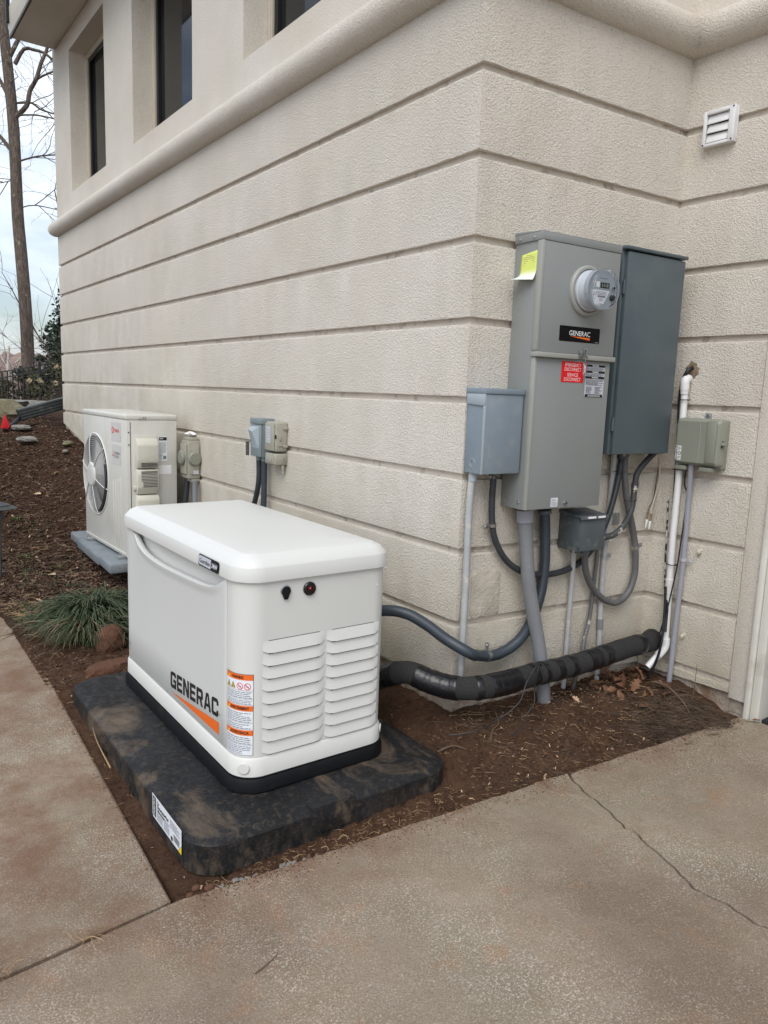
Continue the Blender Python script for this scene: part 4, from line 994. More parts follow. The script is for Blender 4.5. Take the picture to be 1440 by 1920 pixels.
# ================================================================== METER-MAIN PANEL
mp_ = mount('meter_panel', 'S', 0, .962, label='tall grey meter and transfer panel with round meter and black wordmark plate', cat='electrical panel')
H = 1.030; X0, X1 = .203, .617
mb = MB(); mb.box(X0, X1, -.128, 0, 0, H-.004, 'panel_grey', .002); mb.build('enclosure', mp_)
mb = MB(); mb.box(X0-.006, X1+.008, -.152, 0, H-.022, H+.008, 'panel_grey', .0025); mb.prism([(-.152, H+.0082), (0, H+.0082), (0, H+.020)], 'x', X0-.006, X1+.008, 'panel_grey', .001); mb.build('rain_cap', mp_)
mb = MB(); mb.box(X0-.0035, X1+.005, -.150, -.1285, .606, H-.0225, 'panel_grey', .0030); mb.box(X0-.0045, X0+.010, -.1520, -.126, .612, H-.0225, 'panel_lip', .002); up_ = mb.build('upper_cover', mp_)
mb = MB(); mb.box(X0-.0015, X1-.004, -.146, -.1285, .001, .586, 'panel_grey', .0030); mb.box(X0-.0025, X0+.010, -.1480, -.126, .001, .584, 'panel_lip', .002); lo_ = mb.build('lower_cover', mp_)
mb = MB(); mb.box(X0-.008, .418, -.163, -.126, .586, .605, 'panel_lip', .003); mb.box(.455, X1+.006, -.163, -.126, .586, .605, 'panel_lip', .003); mb.box(.4182, .4548, -.1475, -.130, .588, .605, 'panel_grey'); mb.build('center_rail', mp_)
mb = MB(); mb.box(.410, .462, -.172, -.160, .599, .602, 'steel', .001); mb.prism([(.421, .602), (.452, .602), (.455, .628), (.446, .630), (.440, .620), (.421, .619)], 'y', -.166, -.163, 'steel', .0006); mb.cyl((.448, -.167, .622), (.448, -.162, .622), .003, 'dark_gap', 8); mb.build('hasp', mp_)
sl3 = MB(); sl3.tube([(.444, -.166, .600), (.445, -.170, .585), (.446, -.168, .572)], .0012, 'steel', 6); sl3.box(.438, .455, -.172, -.166, .530, .574, 'clear', .002); sl3.box(.442, .449, -.1715, -.1675, .534, .565, 'label_white', .001); sl3.build('seal_tag', mp_)
# meter
MX, MZ = .445, .846
mb = MB(); mb.lathe([(.096, .148), (.095, .158), (.090, .163), (.082, .163), (.080, .155)], 'panel_lip', (MX, 0, MZ), n=48); meter = mb.build('meter_ring', mp_)
mb = MB(); mb.lathe([(.0765, .150), (.0765, .170), (.0735, .172), (.0725, .208), (.0705, .222)], 'label_silver', (MX, 0, MZ), n=48); mb.build('meter_body', meter)
mb = MB(); mb.lathe([(.0685, .2222), (.0685, .2235)], 'box_blue_light', (MX, 0, MZ), n=40); mb.build('meter_face', meter)
mb = MB(); mb.lathe([(.0745, .205), (.0755, .208), (.0745, .224), (.0735, .246), (.068, .252), (.002, .254)], 'clear', (MX, 0, MZ), n=48, cap=False); mb.build('meter_cover', meter)
s = face_y(MX, MZ, -.2240)
s.quad(-.040, -.022, .006, .026, 'print_white', 1); s.quad(-.018, .030, .004, .024, 'ink', 1); s.quad(-.012, -.004, .008, .020, 'disconnect', 2); s.quad(.0, .008, .008, .020, 'disconnect', 2); s.quad(.013, .024, .008, .020, 'telecom', 2)
s.poly([(-.048, -.004), (.034, -.004), (.004, -.054), (-.030, -.050)], 'label_white', 1); s.lines(-.040, .020, -.022, -.008, 3, 'ink_grey'); s.quad(-.030, .012, -.030, -.024, 'ink_grey', 2); s.lines(-.020, .006, -.044, -.032, 2, 'ink_grey'); s.lines(-.022, .020, .036, .044, 1, 'ink_grey'); s.build('meter_print', meter)
mb = MB(); mb.lathe([(.007, .224), (.007, .236)], 'steel', (MX+.050, 0, MZ+.008), n=14); mb.lathe([(.0045, .2362), (.0045, .2365)], 'dark_gap', (MX+.050, 0, MZ+.008), n=12); mb.lathe([(.011, .224), (.011, .238), (.008, .241)], 'ac_dark', (MX+.045, 0, MZ-.028), n=16); mb.build('optical_port', meter)
# printed plates
s = face_y(.314, .652, -.1504); Wn, Hn = .220, .058
s.poly([(x+Wn/2, y+Hn/2) for x, y in rrect(-Wn/2, Wn/2, -Hn/2, Hn/2, .004, 3)], 'gloss_black'); s.text('GENERAC', .052, .166, .0235, .0420, 'print_white', 2, .006); s.poly([(.054, .0205), (.165, .0195), (.165, .0095)], 'orange', 2); s.lines(.197, .214, .003, .006, 1, 'print_white'); s.build('name_plate', up_)
s = face_y(.343, .498, -.1466); Wn, Hn = .122, .079
s.quad(0, Wn, 0, Hn, 'sign_red', 1)
for (t, v, a, b) in (('EMERGENCY', .060, .018, .104), ('DISCONNECT', .043, .016, .106), ('SERVICE', .022, .032, .090), ('DISCONNECT', .005, .016, .106)): s.text(t, a, b, v, v+.0130, 'print_white', 2, -.006)
s.build('disconnect_sign', lo_)
s = face_y(.475, .444, -.1466); Wn, Hn = .108, .130
s.poly([(x+Wn/2, y+Hn/2) for x, y in rrect(-Wn/2, Wn/2, -Hn/2, Hn/2, .006, 3)], 'label_silver')
for (v, t) in ((.118, 'DANGER'), (.094, 'WARNING'), (.072, 'WARNING')):
    s.quad(.0005, Wn-.0005, v, v+.0095, 'ink', 2); s.text(t, .036, .072, v+.0022, v+.0076, 'print_white', 3, .03)
s.quad(.004, Wn-.004, .0005, .011, 'ink', 2); s.lines(.02, .09, .002, .009, 2, 'print_white', 3)
for (a, b, n_) in ((.105, .116, 3), (.083, .092, 2), (.046, .070, 6)): s.lines(.005, Wn-.005, a, b, n_, 'ink', 2, .45)
s.lines(.008, .040, .014, .042, 6, 'ink', 2); s.lines(.058, .098, .014, .042, 6, 'ink', 2); s.build('warning_sticker', lo_)
s = face_y(.335, .008, -.1466); s.quad(0, .038, 0, .036, 'label_white', 1); s.lines(.003, .035, .003, .033, 7, 'ink_grey', 2, .4); s.build('inspection_sticker', lo_)
mb = MB(); mb.lathe([(.008, .1455), (.008, .150), (.006, .154)], 'steel', (.412, 0, .022), n=6); mb.lathe([(.0062, .153), (.0062, .158)], 'steel', (.412, 0, .022), n=12); mb.build('cover_screw', lo_)
for (y, z) in ((-.03, .026), (-.105, .026), (-.03, H-.010), (-.108, H-.010)):
    mb = MB(); mb.lathe([(.0065, 0), (.0065, .0025), (.003, .0045)], 'steel', (0, 0, 0), n=10, T=Matrix.Translation((X0-(.006 if z > .5 else 0), y, z)) @ Matrix.Rotation(-math.pi/2, 4, 'Z')); mb.build('cabinet_screw', mp_)
# yellow notice stuck on the left side, lower edge curling away
vs = []; fs = []; nU, nV = 8, 12; wN, hN = .084, .108
o = mount('inspection_notice', 'S', 0, 0, label='yellow paper notice curling off the side of the grey meter panel', cat='paper notice')
for j in range(nV+1):
    v = j/nV
    for i in range(nU+1):
        u = i/nU; y = -.124+wN*(1-u)*1.0; z = 1.935-.010*(1-u)-hN*v
        curl = max(0, v-.60)/.40; x = X0-.0012-.045*curl**1.8*(.35+.85*(1-u))-.002*math.sin(u*3)*v
        z += .016*curl**2*(1-u)
        y += .010*(v*(1-u)) ; vs.append((x, y, z))
for j in range(nV):
    for i in range(nU): a = j*(nU+1)+i; fs.append((a, a+1, a+nU+2, a+nU+1))
ps = flat('paper', vs, fs, ['paper'], None, o); ps.data.shade_smooth()
sm = ps.modifiers.new('thickness', 'SOLIDIFY'); sm.thickness = .0005
s = Sheet(lambda u, v: (X0-.0018-.0, -.119+u*-1+.075, v), lambda u: (-1, 0, 0), .0004)
for k in range(9): s.lines(.008 if k else .022, .070 if k else .060, 1.9195-k*.0066, 1.923-k*.0066, 1, 'telecom', 1, .45)
s.build('print', o)

# ================================================================== OTHER BOXES ON THE SHORT WALL
lc = mount('load_center', 'S', 0, 1.170, label='dark green grey load center with plain door behind the meter panel', cat='electrical panel')
mb = MB(); mb.box(.676, 1.046, -.112, 0, 0, .828, 'panel_green', .002); mb.build('enclosure', lc)
mb = MB(); mb.box(.690, 1.048, -.130, -.1125, .003, .822, 'panel_green', .003); dd = mb.build('door', lc)
mb = MB(); mb.box(.668, 1.056, -.138, 0, .8285, .842, 'panel_green', .003); mb.build('rain_cap', lc)
mb = MB(); mb.lathe([(.034, 0), (.034, .008), (.028, .013)], 'panel_green', (.86, -.06, .842), 'z'); mb.build('hub_cap', lc)
for z in (.655, .100): mb = MB(); mb.cyl((.684, -.122, z), (.684, -.122, z+.055), .0048, 'panel_green', 10); mb.box(.684, .6895, -.125, -.1135, z+.004, z+.05, 'panel_green'); mb.build('hinge', lc)
mb = MB(); mb.box(1.0485, 1.060, -.120, -.085, .50, .535, 'panel_green', .002); mb.lathe([(.004, .0), (.004, .003)], 'steel', (1.054, -.120, .517), n=8); mb.build('latch', lc)
mb = MB(); mb.cyl((1.047, -.05, .16), (1.066, -.05, .16), .024, 'cable_black', 14); mb.build('knockout_plug', lc)
s = face_y(.865, .525, -.1303); s.quad(-.006, .010, .0, .002, 'panel_green', 1); s.quad(-.006, .010, .010, .012, 'small_box', 1); s.quad(-.006, .004, .020, .022, 'small_box', 1); s.build('embossed_mark', dd)
lb = mount('junction_box', 'S', 0, 1.103, label='pale blue grey junction box at the house corner', cat='electrical box')
mb = MB(); mb.box(.006, .190, -.100, 0, 0, .318, 'box_blue', .002); mb.build('enclosure', lb)
mb = MB(); mb.box(.002, .1935, -.108, -.1005, .001, .300, 'box_blue', .002); mb.box(.002, .012, -.1095, -.100, .001, .298, 'box_blue_light', .0015); mb.build('cover', lb)
mb = MB(); mb.box(.000, .196, -.113, 0, .3005, .322, 'box_blue', .003); mb.prism([(-.112, .262), (-.100, .256), (-.006, .262), (-.006, .300), (-.112, .300)], 'x', .0004, .0045, 'box_blue_light', .0006); mb.build('rain_cap', lb)
for r in (.017, .011):
    mb = MB(); T_ = Matrix.Translation((.0058, -.052, .040)) @ Matrix.Rotation(-math.pi/2, 4, 'Z'); mb.lathe([(r, -.0005), (r, .0010), (r-.002, .0010), (r-.002, -.0005)], 'box_blue_light' if r > .012 else 'box_blue', (0, 0, 0), n=22, cap=False, T=T_); mb.build('knockout', lb)
sb = mount('junction_box', 'S', 0, .764, label='small dark hinged junction box below the grey meter panel', cat='electrical box')
mb = MB(); mb.box(.540, .688, -.112, 0, 0, .150, 'small_box', .002); mb.build('enclosure', sb)
mb = MB(); mb.box(.546, .691, -.122, -.1125, .002, .143, 'small_box', .002); mb.build('door', sb)
mb = MB(); mb.prism([(0, .151), (-.128, .1455), (-.130, .152), (0, .166)], 'x', .533, .696, 'small_box', .0015); mb.box(.533, .696, -.132, -.126, .138, .1525, 'small_box', .001); cap = mb.build('rain_cap', sb)
s = face_y(.572, .1415, -.1324); s.quad(0, .048, 0, .009, 'print_white'); s.quad(.060, .104, 0, .009, 'print_white'); s.build('white_tape', cap)
mb = MB(); mb.cyl((.5435, -.116, .02), (.5435, -.116, .125), .0035, 'small_box', 8); mb.build('hinge', sb)
for (x, y) in ((.592, -.055), (.645, -.060)): mb = MB(); mb.cyl((x, y, -.018), (x, y, .001), .020, 'small_box', 8); mb.build('conduit_fitting', sb)
tb = mount('network_box', 'C', .235, 1.118, label='olive grey telephone interface box on the wing wall', cat='telecom box')
mb = MB(); mb.box(-.100, .105, -.040, 0, 0, .212, 'telecom', .008, 3); mb.build('base', tb)
mb = MB(); n0 = []
for (y, ins) in ((-.0405, 0), (-.070, .004), (-.081, .014)):
    n0.append([(x, y, z) for x, z in rrect(-.105+ins, .110-ins, .010+ins, .215-ins, .014, 5)])
mb.loft(n0, 'telecom', True, True); mb.box(.048, .092, -.0845, -.0805, .028, .205, 'telecom', .003); dr2 = mb.build('cover', tb)
mb = MB(); mb.tube([(.012+.006*math.sin(q/12*3.1), -.0815, .022+q/12*.178) for q in range(13)], .0012, 'panel_lip', 6); mb.build('cover_rib', dr2)
s = face_y(-.092, .030, -.0814); s.quad(0, .028, 0, .062, 'print_white', 1); s.quad(.0015, .009, .002, .060, 'ink', 2); s.text('SIECOR', .0025, .008, .006, .056, 'print_white', 3, .02, True); s.disc(.019, .030, .0085, 'ink', 2, 16, .006); s.text('UL', .0155, .0225, .027, .033, 'ink', 2, .02); s.lines(.011, .026, .004, .018, 4, 'ink'); s.lines(.011, .026, .043, .058, 4, 'ink'); s.build('approval_sticker', tb)
s = face_y(-.060, .176, -.0814); s.lines(0, .022, 0, .008, 2, 'panel_lip', 1, .4); s.lines(.0, .010, .012, .016, 1, 'panel_lip', 1, .4); s.build('embossed_mark', dr2)
mb = MB(); mb.box(-.012, .016, -.006, 0, .212, .238, 'panel_grey', .001); mb.lathe([(.007, .006), (.005, .010)], 'steel', (.002, 0, .226), n=12); mb.build('mounting_tab', tb)
mb = MB(); mb.cyl((.110, -.055, .108), (.124, -.055, .108), .008, 'telecom', 12); mb.cyl((.110, -.055, .126), (.116, -.055, .126), .005, 'telecom', 10); mb.cyl((.111, -.066, .100), (.113, -.066, .100), .006, 'dark_gap', 10); mb.build('cover_latch', tb)
for (a, b) in ((-.098, -.045), (.018, .078)): mb = MB(); mb.box(a, b, -.070, -.020, -.014, .006, 'telecom', .005); mb.build('cable_boot', tb)
for z in (.045, .165): mb = MB(); mb.cyl((-.108, -.058, z), (-.108, -.058, z+.022), .005, 'telecom', 8); mb.build('hinge', tb)

# ================================================================== CONDUITS, HOSES AND CABLES
TS={
 'left_pipe':[(0.030,1.103,0.030),(0.024,0.969,0.025),(0.027,0.649,0.025),(0.026,0.430,0.025),(0.026,0.263,0.025),(0.026,0.183,0.025)],
 'flex_link':[(0.117,1.103,0.050),(0.129,0.966,0.035),(0.150,0.856,0.030),(0.202,0.765,0.030),(0.278,0.702,0.030),(0.382,0.665,0.030),(0.506,0.657,0.030),(0.616,0.677,0.030),(0.694,0.718,0.030),(0.742,0.794,0.045),(0.787,0.887,0.050),(0.819,0.993,0.050),(0.837,1.098,0.050),(0.841,1.173,0.050)],
 'service_pipe':[(0.282,0.951,0.060),(0.298,0.829,0.060),(0.319,0.672,0.065),(0.350,0.534,0.070),(0.392,0.369,0.080),(0.422,0.202,0.090),(0.438,0.104,0.090)],
 'gen_flex':[(0.401,0.943,0.050),(0.425,0.816,0.040),(0.438,0.700,0.035),(0.432,0.583,0.030),(0.399,0.482,0.030),(0.348,0.413,0.035),(0.279,0.369,0.040),(0.180,0.351,0.050),(0.070,0.373,0.070)],
 'small_pipe':[(0.579,0.762,0.060),(0.614,0.635,0.030),(0.622,0.462,0.020),(0.622,0.303,0.020),(0.621,0.116,0.020)],
 'loop':[(0.644,0.757,0.060),(0.672,0.662,0.050),(0.732,0.576,0.040),(0.821,0.506,0.035),(0.919,0.480,0.030),(0.990,0.520,0.030),(1.023,0.606,0.030),(1.012,0.721,0.030),(0.980,0.823,0.030),(0.916,0.951,0.040),(0.871,1.074,0.050),(0.862,1.173,0.050)],
 'side_flex':[(0.745,0.801,0.060),(0.819,0.808,0.060),(0.896,0.847,0.050),(0.937,0.915,0.050),(0.946,1.012,0.050),(0.946,1.072,0.055),(0.980,1.120,0.060),(1.050,1.172,0.060)],
 'vert_pipe':[(0.811,1.172,0.035),(0.828,1.000,0.020),(0.826,0.831,0.018),(0.819,0.661,0.018),(0.825,0.461,0.018),(0.836,0.269,0.018),(0.837,0.114,0.018)],
 'thin_dark':[(0.757,0.908,0.020),(0.771,0.726,0.020),(0.765,0.568,0.020),(0.754,0.420,0.020),(0.722,0.340,0.030),(0.667,0.305,0.050)],
 'lineset':[(1.233,0.275,0.070),(1.087,0.281,0.090),(0.945,0.283,0.100),(0.758,0.273,0.110),(0.614,0.268,0.120),(0.445,0.269,0.130),(0.285,0.273,0.140),(0.125,0.277,0.160),(-0.036,0.300,0.190)],
 'wire_a':[(1.198,1.086,0.010),(1.185,1.024,0.015),(1.176,0.948,0.015),(1.151,0.911,0.015),(1.141,0.880,0.020)],
 'wire_b':[(1.202,1.136,0.010),(1.202,1.036,0.015),(1.176,0.961,0.020),(1.160,0.912,0.020),(1.162,0.871,0.020)],
}
TC={
 'drain':[(0.122,1.499,0.000),(0.136,1.494,0.030),(0.127,1.456,0.030),(0.131,1.292,0.030),(0.139,1.053,0.030),(0.138,0.808,0.030),(0.145,0.559,0.030),(0.153,0.358,0.035),(0.160,0.271,0.040)],
 'grey_pipe':[(0.206,1.132,0.050),(0.195,0.939,0.025),(0.198,0.695,0.025),(0.193,0.444,0.025),(0.190,0.239,0.025),(0.187,0.082,0.025)],
 'black_cable':[(0.136,1.551,-0.010),(0.136,1.542,0.030),(0.118,1.498,0.035),(0.107,1.421,0.030),(0.118,1.243,0.030),(0.125,1.051,0.030),(0.133,0.856,0.030),(0.138,0.658,0.030),(0.149,0.485,0.040),(0.169,0.355,0.070)],
 'thin_cable':[(0.185,1.125,0.040),(0.170,1.080,0.030),(0.173,1.028,0.030),(0.187,0.986,0.020),(0.181,0.900,0.020),(0.192,0.818,0.045),(0.187,0.671,0.050),(0.177,0.545,0.060),(0.167,0.444,0.070),(0.149,0.339,0.080)],
 'cable_down':[(0.145,0.563,0.060),(0.159,0.442,0.070),(0.170,0.308,0.090),(0.159,0.217,0.100),(0.125,0.117,0.110)],
 'cable_stain':[(0.079,0.971,0.004),(0.084,0.897,0.004),(0.090,0.797,0.005),(0.101,0.648,0.010),(0.124,0.529,0.030)],
}
def frs(f, L_): return [mpt(f, s_, o_, z_) for (s_, z_, o_) in L_]
def rib(pitch, amp, r):
    return lambda n: (lambda t, i: r-amp*(0 if i % 2 else 1))
def flexconduit(name, pts, r, m, ribbed=None, **kw):
    th = empty(name, pts[0], 0, **kw); P = spline(pts, .0034); c = P[0]
    P = [p-V(c) for p in P]; mb = MB()
    if ribbed is None: ribbed = [(0, 1)]
    N_ = len(P)
    mb.tube(P, r, m, 14, True, lambda t, i: r-(.0011 if (i % 2 and any(a <= t <= b for a, b in ribbed)) else 0)); mb.build('conduit_run', th, smooth=30)
    return th, P
def pipe(name, pts, r, m, n=16, step=.04, **kw):
    th = empty(name, pts[0], 0, **kw); P = [p-V(pts[0]) for p in spline(pts, step)]; mb = MB(); mb.tube(P, r, m, n); mb.build('pipe_run', th, smooth=50); return th, P
def fitting(th, P, i0, i1, r, m, name='fitting'):
    a, b = P[i0], P[i1]; mb = MB(); mb.cyl(a, b, r, m, 18, bev=.0015); return mb.build(name, th)
def strap(th, P, i, r, side, m='steel', name='clamp'):
    i = max(1, min(len(P)-2, i)); t = (P[i+1]-P[i-1]).normalized(); p = P[i]; mb = MB()
    mb.tube([p-t*.007, p-t*.0065, p+t*.0065, p+t*.007], r, m, 18, True, lambda q, k: r+(.0028 if k in (1, 2) else .0005))
    side = (V(side)-t*V(side).dot(t)).normalized(); nrm = side.cross(t).normalized()
    T_ = Matrix.Translation(p+side*(r+.013)) @ Matrix((side, t, nrm)).transposed().to_4x4()
    mb.box(-.017, .017, -.009, .009, -.0022, .0022, m, .001, T=T_); mb.cyl((.006, 0, .002), (.006, 0, .006), .005, m, 8, T=T_); mb.cyl((.006, 0, -.006), (.006, 0, -.002), .005, m, 8, T=T_)
    return mb.build(name, th)
def sdir(a): return V((a*math.cos(RS), a*math.sin(RS), 0))
th, P = pipe('conduit', frs('S', TS['left_pipe']), .0138, 'pvc_light', label='straight pale grey conduit under the blue grey corner box', cat='conduit'); fitting(th, [V((0, 0, .012)), V((0, 0, -.035))], 0, 1, .0175, 'box_blue_light')
th, P = flexconduit('conduit', frs('S', TS['flex_link']), .0135, 'flex_dark', [(0, .34), (.62, 1)], label='thin black flexible conduit sagging from the blue grey corner box', cat='conduit')
fitting(th, P, 0, 9, .0185, 'flex_painted'); strap(th, P, int(len(P)*.155), .0145, sdir(-1)); fitting(th, P, len(P)-11, len(P)-1, .018, 'flex_painted')
mb = MB(); mb.tube([P[int(len(P)*.935)]+V((-.03*math.cos(a)*1.0, -.022*math.sin(a), 0)) for a in [k*.3927 for k in range(17)]], .0016, 'cable_black', 6); mb.build('zip_tie', th)
th, P = pipe('conduit', frs('S', TS['service_pipe']), .0285, 'pvc_grey', 24, .02, label='thick grey plastic service conduit leaning down from the meter panel', cat='conduit'); fitting(th, P, 0, 3, .0345, 'pvc_mauve')
mb = MB(); mb.cyl(P[0]+V((0, 0, .001)), P[0]+V((0, 0, .014)), .038, 'pvc_mauve', 22); mb.build('locknut', th)
gfp = frs('S', TS['gen_flex'])+[V(p) for p in ((-.005, -.10, .405), (-.063, -.030, .448), (-.113, .035, .497), (-.165, .098, .533), (-.225, .168, .537), (-.30, .26, .50), (-.37, .36, .44))]
th, P = flexconduit('conduit', gfp, .0225, 'flex_blue', [(0, .50), (.56, .60)], label='thick dark blue flexible conduit looping from meter panel to the generator', cat='conduit'); fitting(th, P, 0, 7, .029, 'small_box'); strap(th, P, int(len(P)*.50), .0235, sdir(-1)+V((0, 0, .8)))
th, P = pipe('conduit', frs('S', TS['small_pipe']), .0105, 'pvc_light', label='thin pale conduit straight down from the small dark junction box', cat='conduit')
th, P = flexconduit('conduit', frs('S', TS['loop']), .0150, 'flex_grey', [(.88, 1)], label='grey flexible conduit in a U loop right of the small junction box', cat='conduit'); fitting(th, P, 0, 7, .020, 'small_box'); strap(th, P, int(len(P)*.60), .0155, sdir(1)); fitting(th, P, len(P)-9, len(P)-1, .019, 'flex_grey')
th, P = flexconduit('conduit', frs('S', TS['side_flex']), .0140, 'flex_painted', [(.0, 1)], label='ribbed conduit with paint splashes sweeping up from the small junction box', cat='conduit'); fitting(th, P, int(len(P)*.60), int(len(P)*.66), .0165, 'flex_painted')
mb = MB(); mb.tube([P[int(len(P)*.52)]+V((-.035*math.cos(a)-.02, -.022*math.sin(a), 0)) for a in [k*.3927 for k in range(17)]], .0016, 'cable_black', 6); mb.build('zip_tie', th)
th, P = pipe('conduit', frs('S', TS['vert_pipe']), .0118, 'pvc_light', label='paint stained pale conduit straight down from the dark load center', cat='conduit'); strap(th, P, int(len(P)*.47), .012, sdir(1), 'galv'); fitting(th, P, int(len(P)*.72), int(len(P)*.76), .0145, 'pvc_grey')
th, P = pipe('conduit', frs('S', TS['thin_dark'][:-1]+[(.690,.25,.05),(.665,.18,.05),(.66,.11,.04)]), .0090, 'flex_grey', label='slim dark grey tube dropping behind the insulated line', cat='conduit')
#, (.850, 1.0, .025), (.870, .86, .022), (.905, .78, .02), (.93, .70, .02)]), .012, 'pvc_grey', label='short grey conduit behind the U loop conduit', cat='conduit')
# insulated line set wrapped with tape
L1 = frs('S', TS['lineset'][1:])
LP_ = [mpt('S', 1.150, .065, .285)]+L1[:-1]+[V(p) for p in ((-.010, -.150, .279), (-.069, -.075, .268), (-.121, .000, .280), (-.165, .065, .300), (-.185, .15, .27), (-.19, .28, .20), (-.17, .5, .12), (-.14, .9, .11), (-.14, 1.6, .12), (-.20, 2.3, .18), (-.25, 2.68, .28))]
ls = empty('insulated_line', LP_[0], 0, label='fat black foam insulated refrigerant line wrapped with glossy tape', cat='refrigerant line')
P = [p-LP_[0] for p in spline(LP_, .012)]
mb = MB(); mb.tube(P, .046, 'foam', 22, True, lambda t, i: .046+.0022*noise.noise(V((i*.16, 0, 0)))); mb.build('foam_sleeve', ls, smooth=60)
arc = [0]
for a, b in zip(P, P[1:]): arc.append(arc[-1]+(b-a).length)
bands = [(.012, .035), (.13, .17), (.365, .405), (.44, .52), (.60, .635), (.685, .725), (.775, .80), (.835, .865), (.955, 1.10), (1.14, 1.16), (1.22, 1.40), (1.5, 1.56), (1.8, 1.85), (2.2, 2.25)]
for (a, b) in bands:
    q = [i for i, s_ in enumerate(arc) if a-.008 <= s_ <= b+.008]
    if len(q) < 2: continue
    seg = spline([P[i] for i in range(q[0], q[-1]+1)], .0045); mb = MB(); R_ = random.Random(int(a*1000))
    wr = [R_.uniform(-.0004, .0005) for _ in seg]
    mb.tube(seg, .049, 'tape', 22, True, lambda t, i: .0484+wr[i]+.0005*math.sin(i*.9+a*30)-(.0014 if i in (0, len(seg)-1) else 0)); mb.build('tape_band', ls, smooth=50)
cb = empty('control_cable', (0, 0, 0), label='thin dark cable looped over the insulated line and into the soil', cat='cable')
def frs2(L_): return [mpt('S', *p) for p in L_]
for c, m, r in (([(.295, .200, .335), (.275, .212, .352), (.245, .216, .340), (.205, .215, .285), (.165, .230, .225), (.11, .225, .185), (.06, .215, .160), (-.03, .21, .135), (-.12, .16, .115)], 'cable_black', .0030), ([(.285, .200, .332), (.262, .218, .345), (.250, .225, .310), (.245, .222, .255), (.23, .24, .205), (.195, .24, .165), (.15, .26, .128), (.10, .26, .108)], 'cable_black', .0026)):
    mb = MB(); mb.tube(spline(frs2(c), .012), r, m, 8); mb.build('cable_run', cb)
# wing wall pipes
th = empty('drain_pipe', frs('C', TC['drain'])[0], 0, label='white plastic drain pipe with elbows on the wing wall', cat='pipe')
o0 = frs('C', TC['drain'])[0]; PP = [p-o0 for p in frs('C', TC['drain'])]
mb = MB(); mb.tube([PP[2]+(PP[3]-PP[2])*0.0]+PP[3:], .0150, 'pvc_white', 18); mb.build('pipe_run', th, smooth=50)
el = spline([mpt('C', .122, -.005, 1.500)-o0, mpt('C', .128, .022, 1.503)-o0, mpt('C', .128, .034, 1.492)-o0, mpt('C', .128, .034, 1.462)-o0, mpt('C', .128, .033, 1.436)-o0], .006)
mb = MB(); mb.tube(el, .0195, 'pvc_white', 18, True, lambda t, i: .0195 if t < .82 else .0170); mb.build('top_elbow', th, smooth=50)
q0, q1 = PP[5], PP[6]; c0 = q0+(q1-q0)*.85; mb = MB(); mb.cyl(c0, c0+(q1-q0).normalized()*.07, .0185, 'pvc_white', 18, bev=.002); mb.build('coupling', th)
pe = PP[-1]; d2 = (mpt('C', .115, .135, .155)-o0-pe).normalized()
mb = MB(); mb.tube(spline([pe+V((0, 0, .045)), pe+V((0, 0, .01)), pe+d2*.018, pe+d2*.05], .006), .0185, 'pvc_white', 18); mb.build('bottom_elbow', th, smooth=50)
mb = MB(); mb.tube([pe+d2*.045, pe+d2*.12], .0150, 'pvc_white', 18, False); mb.tube([pe+d2*.1201, pe+d2*.046], .0128, 'pvc_grey', 18, False); mb.tube([pe+d2*.1195, pe+d2*.1205], .0140, 'pvc_white', 18, False, lambda t, i: .0150-.0022*t); mb.build('outlet_stub', th, smooth=50)
for z in (1.41, 1.10, .665):
    f_ = (1.456-z)/(1.456-.271); pc = mpt('C', .128+.03*f_, .033, z)-o0
    mb = MB(); mb.tube([pc+V((.0185*math.cos(a), .0185*math.sin(a)*1.5, 0)) for a in [k*.3927 for k in range(17)]], .0022, 'cable_black', 6); mb.build('zip_tie', th)
th, P = pipe('conduit', frs('C', TC['grey_pipe']), .0120, 'pvc_mauve', label='slim mauve grey pipe from the telephone box to the soil', cat='pipe'); strap(th, P, int(len(P)*.42), .0125, V((0, -1, 0)), 'pvc_light')
th, P = pipe('cable', frs('C', TC['black_cable']), .0085, 'cable_black', 10, .015, label='black cable entering the wall above the white drain pipe', cat='cable')
th, P = pipe('cable', frs('C', TC['thin_cable']), .0034, 'cable_black', 8, .012, label='thin black cable hanging from the telephone box', cat='cable')
th, P = pipe('cable', frs('C', TC['cable_down']), .0060, 'cable_black', 8, .015, label='black cable crossing the white drain pipe down to the leaves', cat='cable')
th, P = pipe('cable', frs('C', TC['cable_stain']), .0042, 'cable_paint', 8, .012, label='paint spattered thin cable left of the white drain pipe', cat='cable')
mb = MB(); b_ = bmesh.new(); bmesh.ops.create_icosphere(b_, subdivisions=3, radius=1)
for v in b_.verts: v.co = V((v.co.x*.030, v.co.y*.004, v.co.z*.036))*(1+.5*noise.noise(v.co*2.3))
mb.merge(b_, 'sealant'); hs = mb.build('hole_filler', smooth=60, label='rough brown sealant round the cable hole above white pipe', cat='sealant'); hs.location = mpt('C', .135, .001, 1.538); hs.rotation_euler = (0, 0, RC)
wr_ = empty('loose_wires', mpt('S', 1.19, 0, 1.13), 0, label='two paint covered loose wires hanging beside the dark load center', cat='wire')
o0 = mpt('S', 1.19, 0, 1.13)
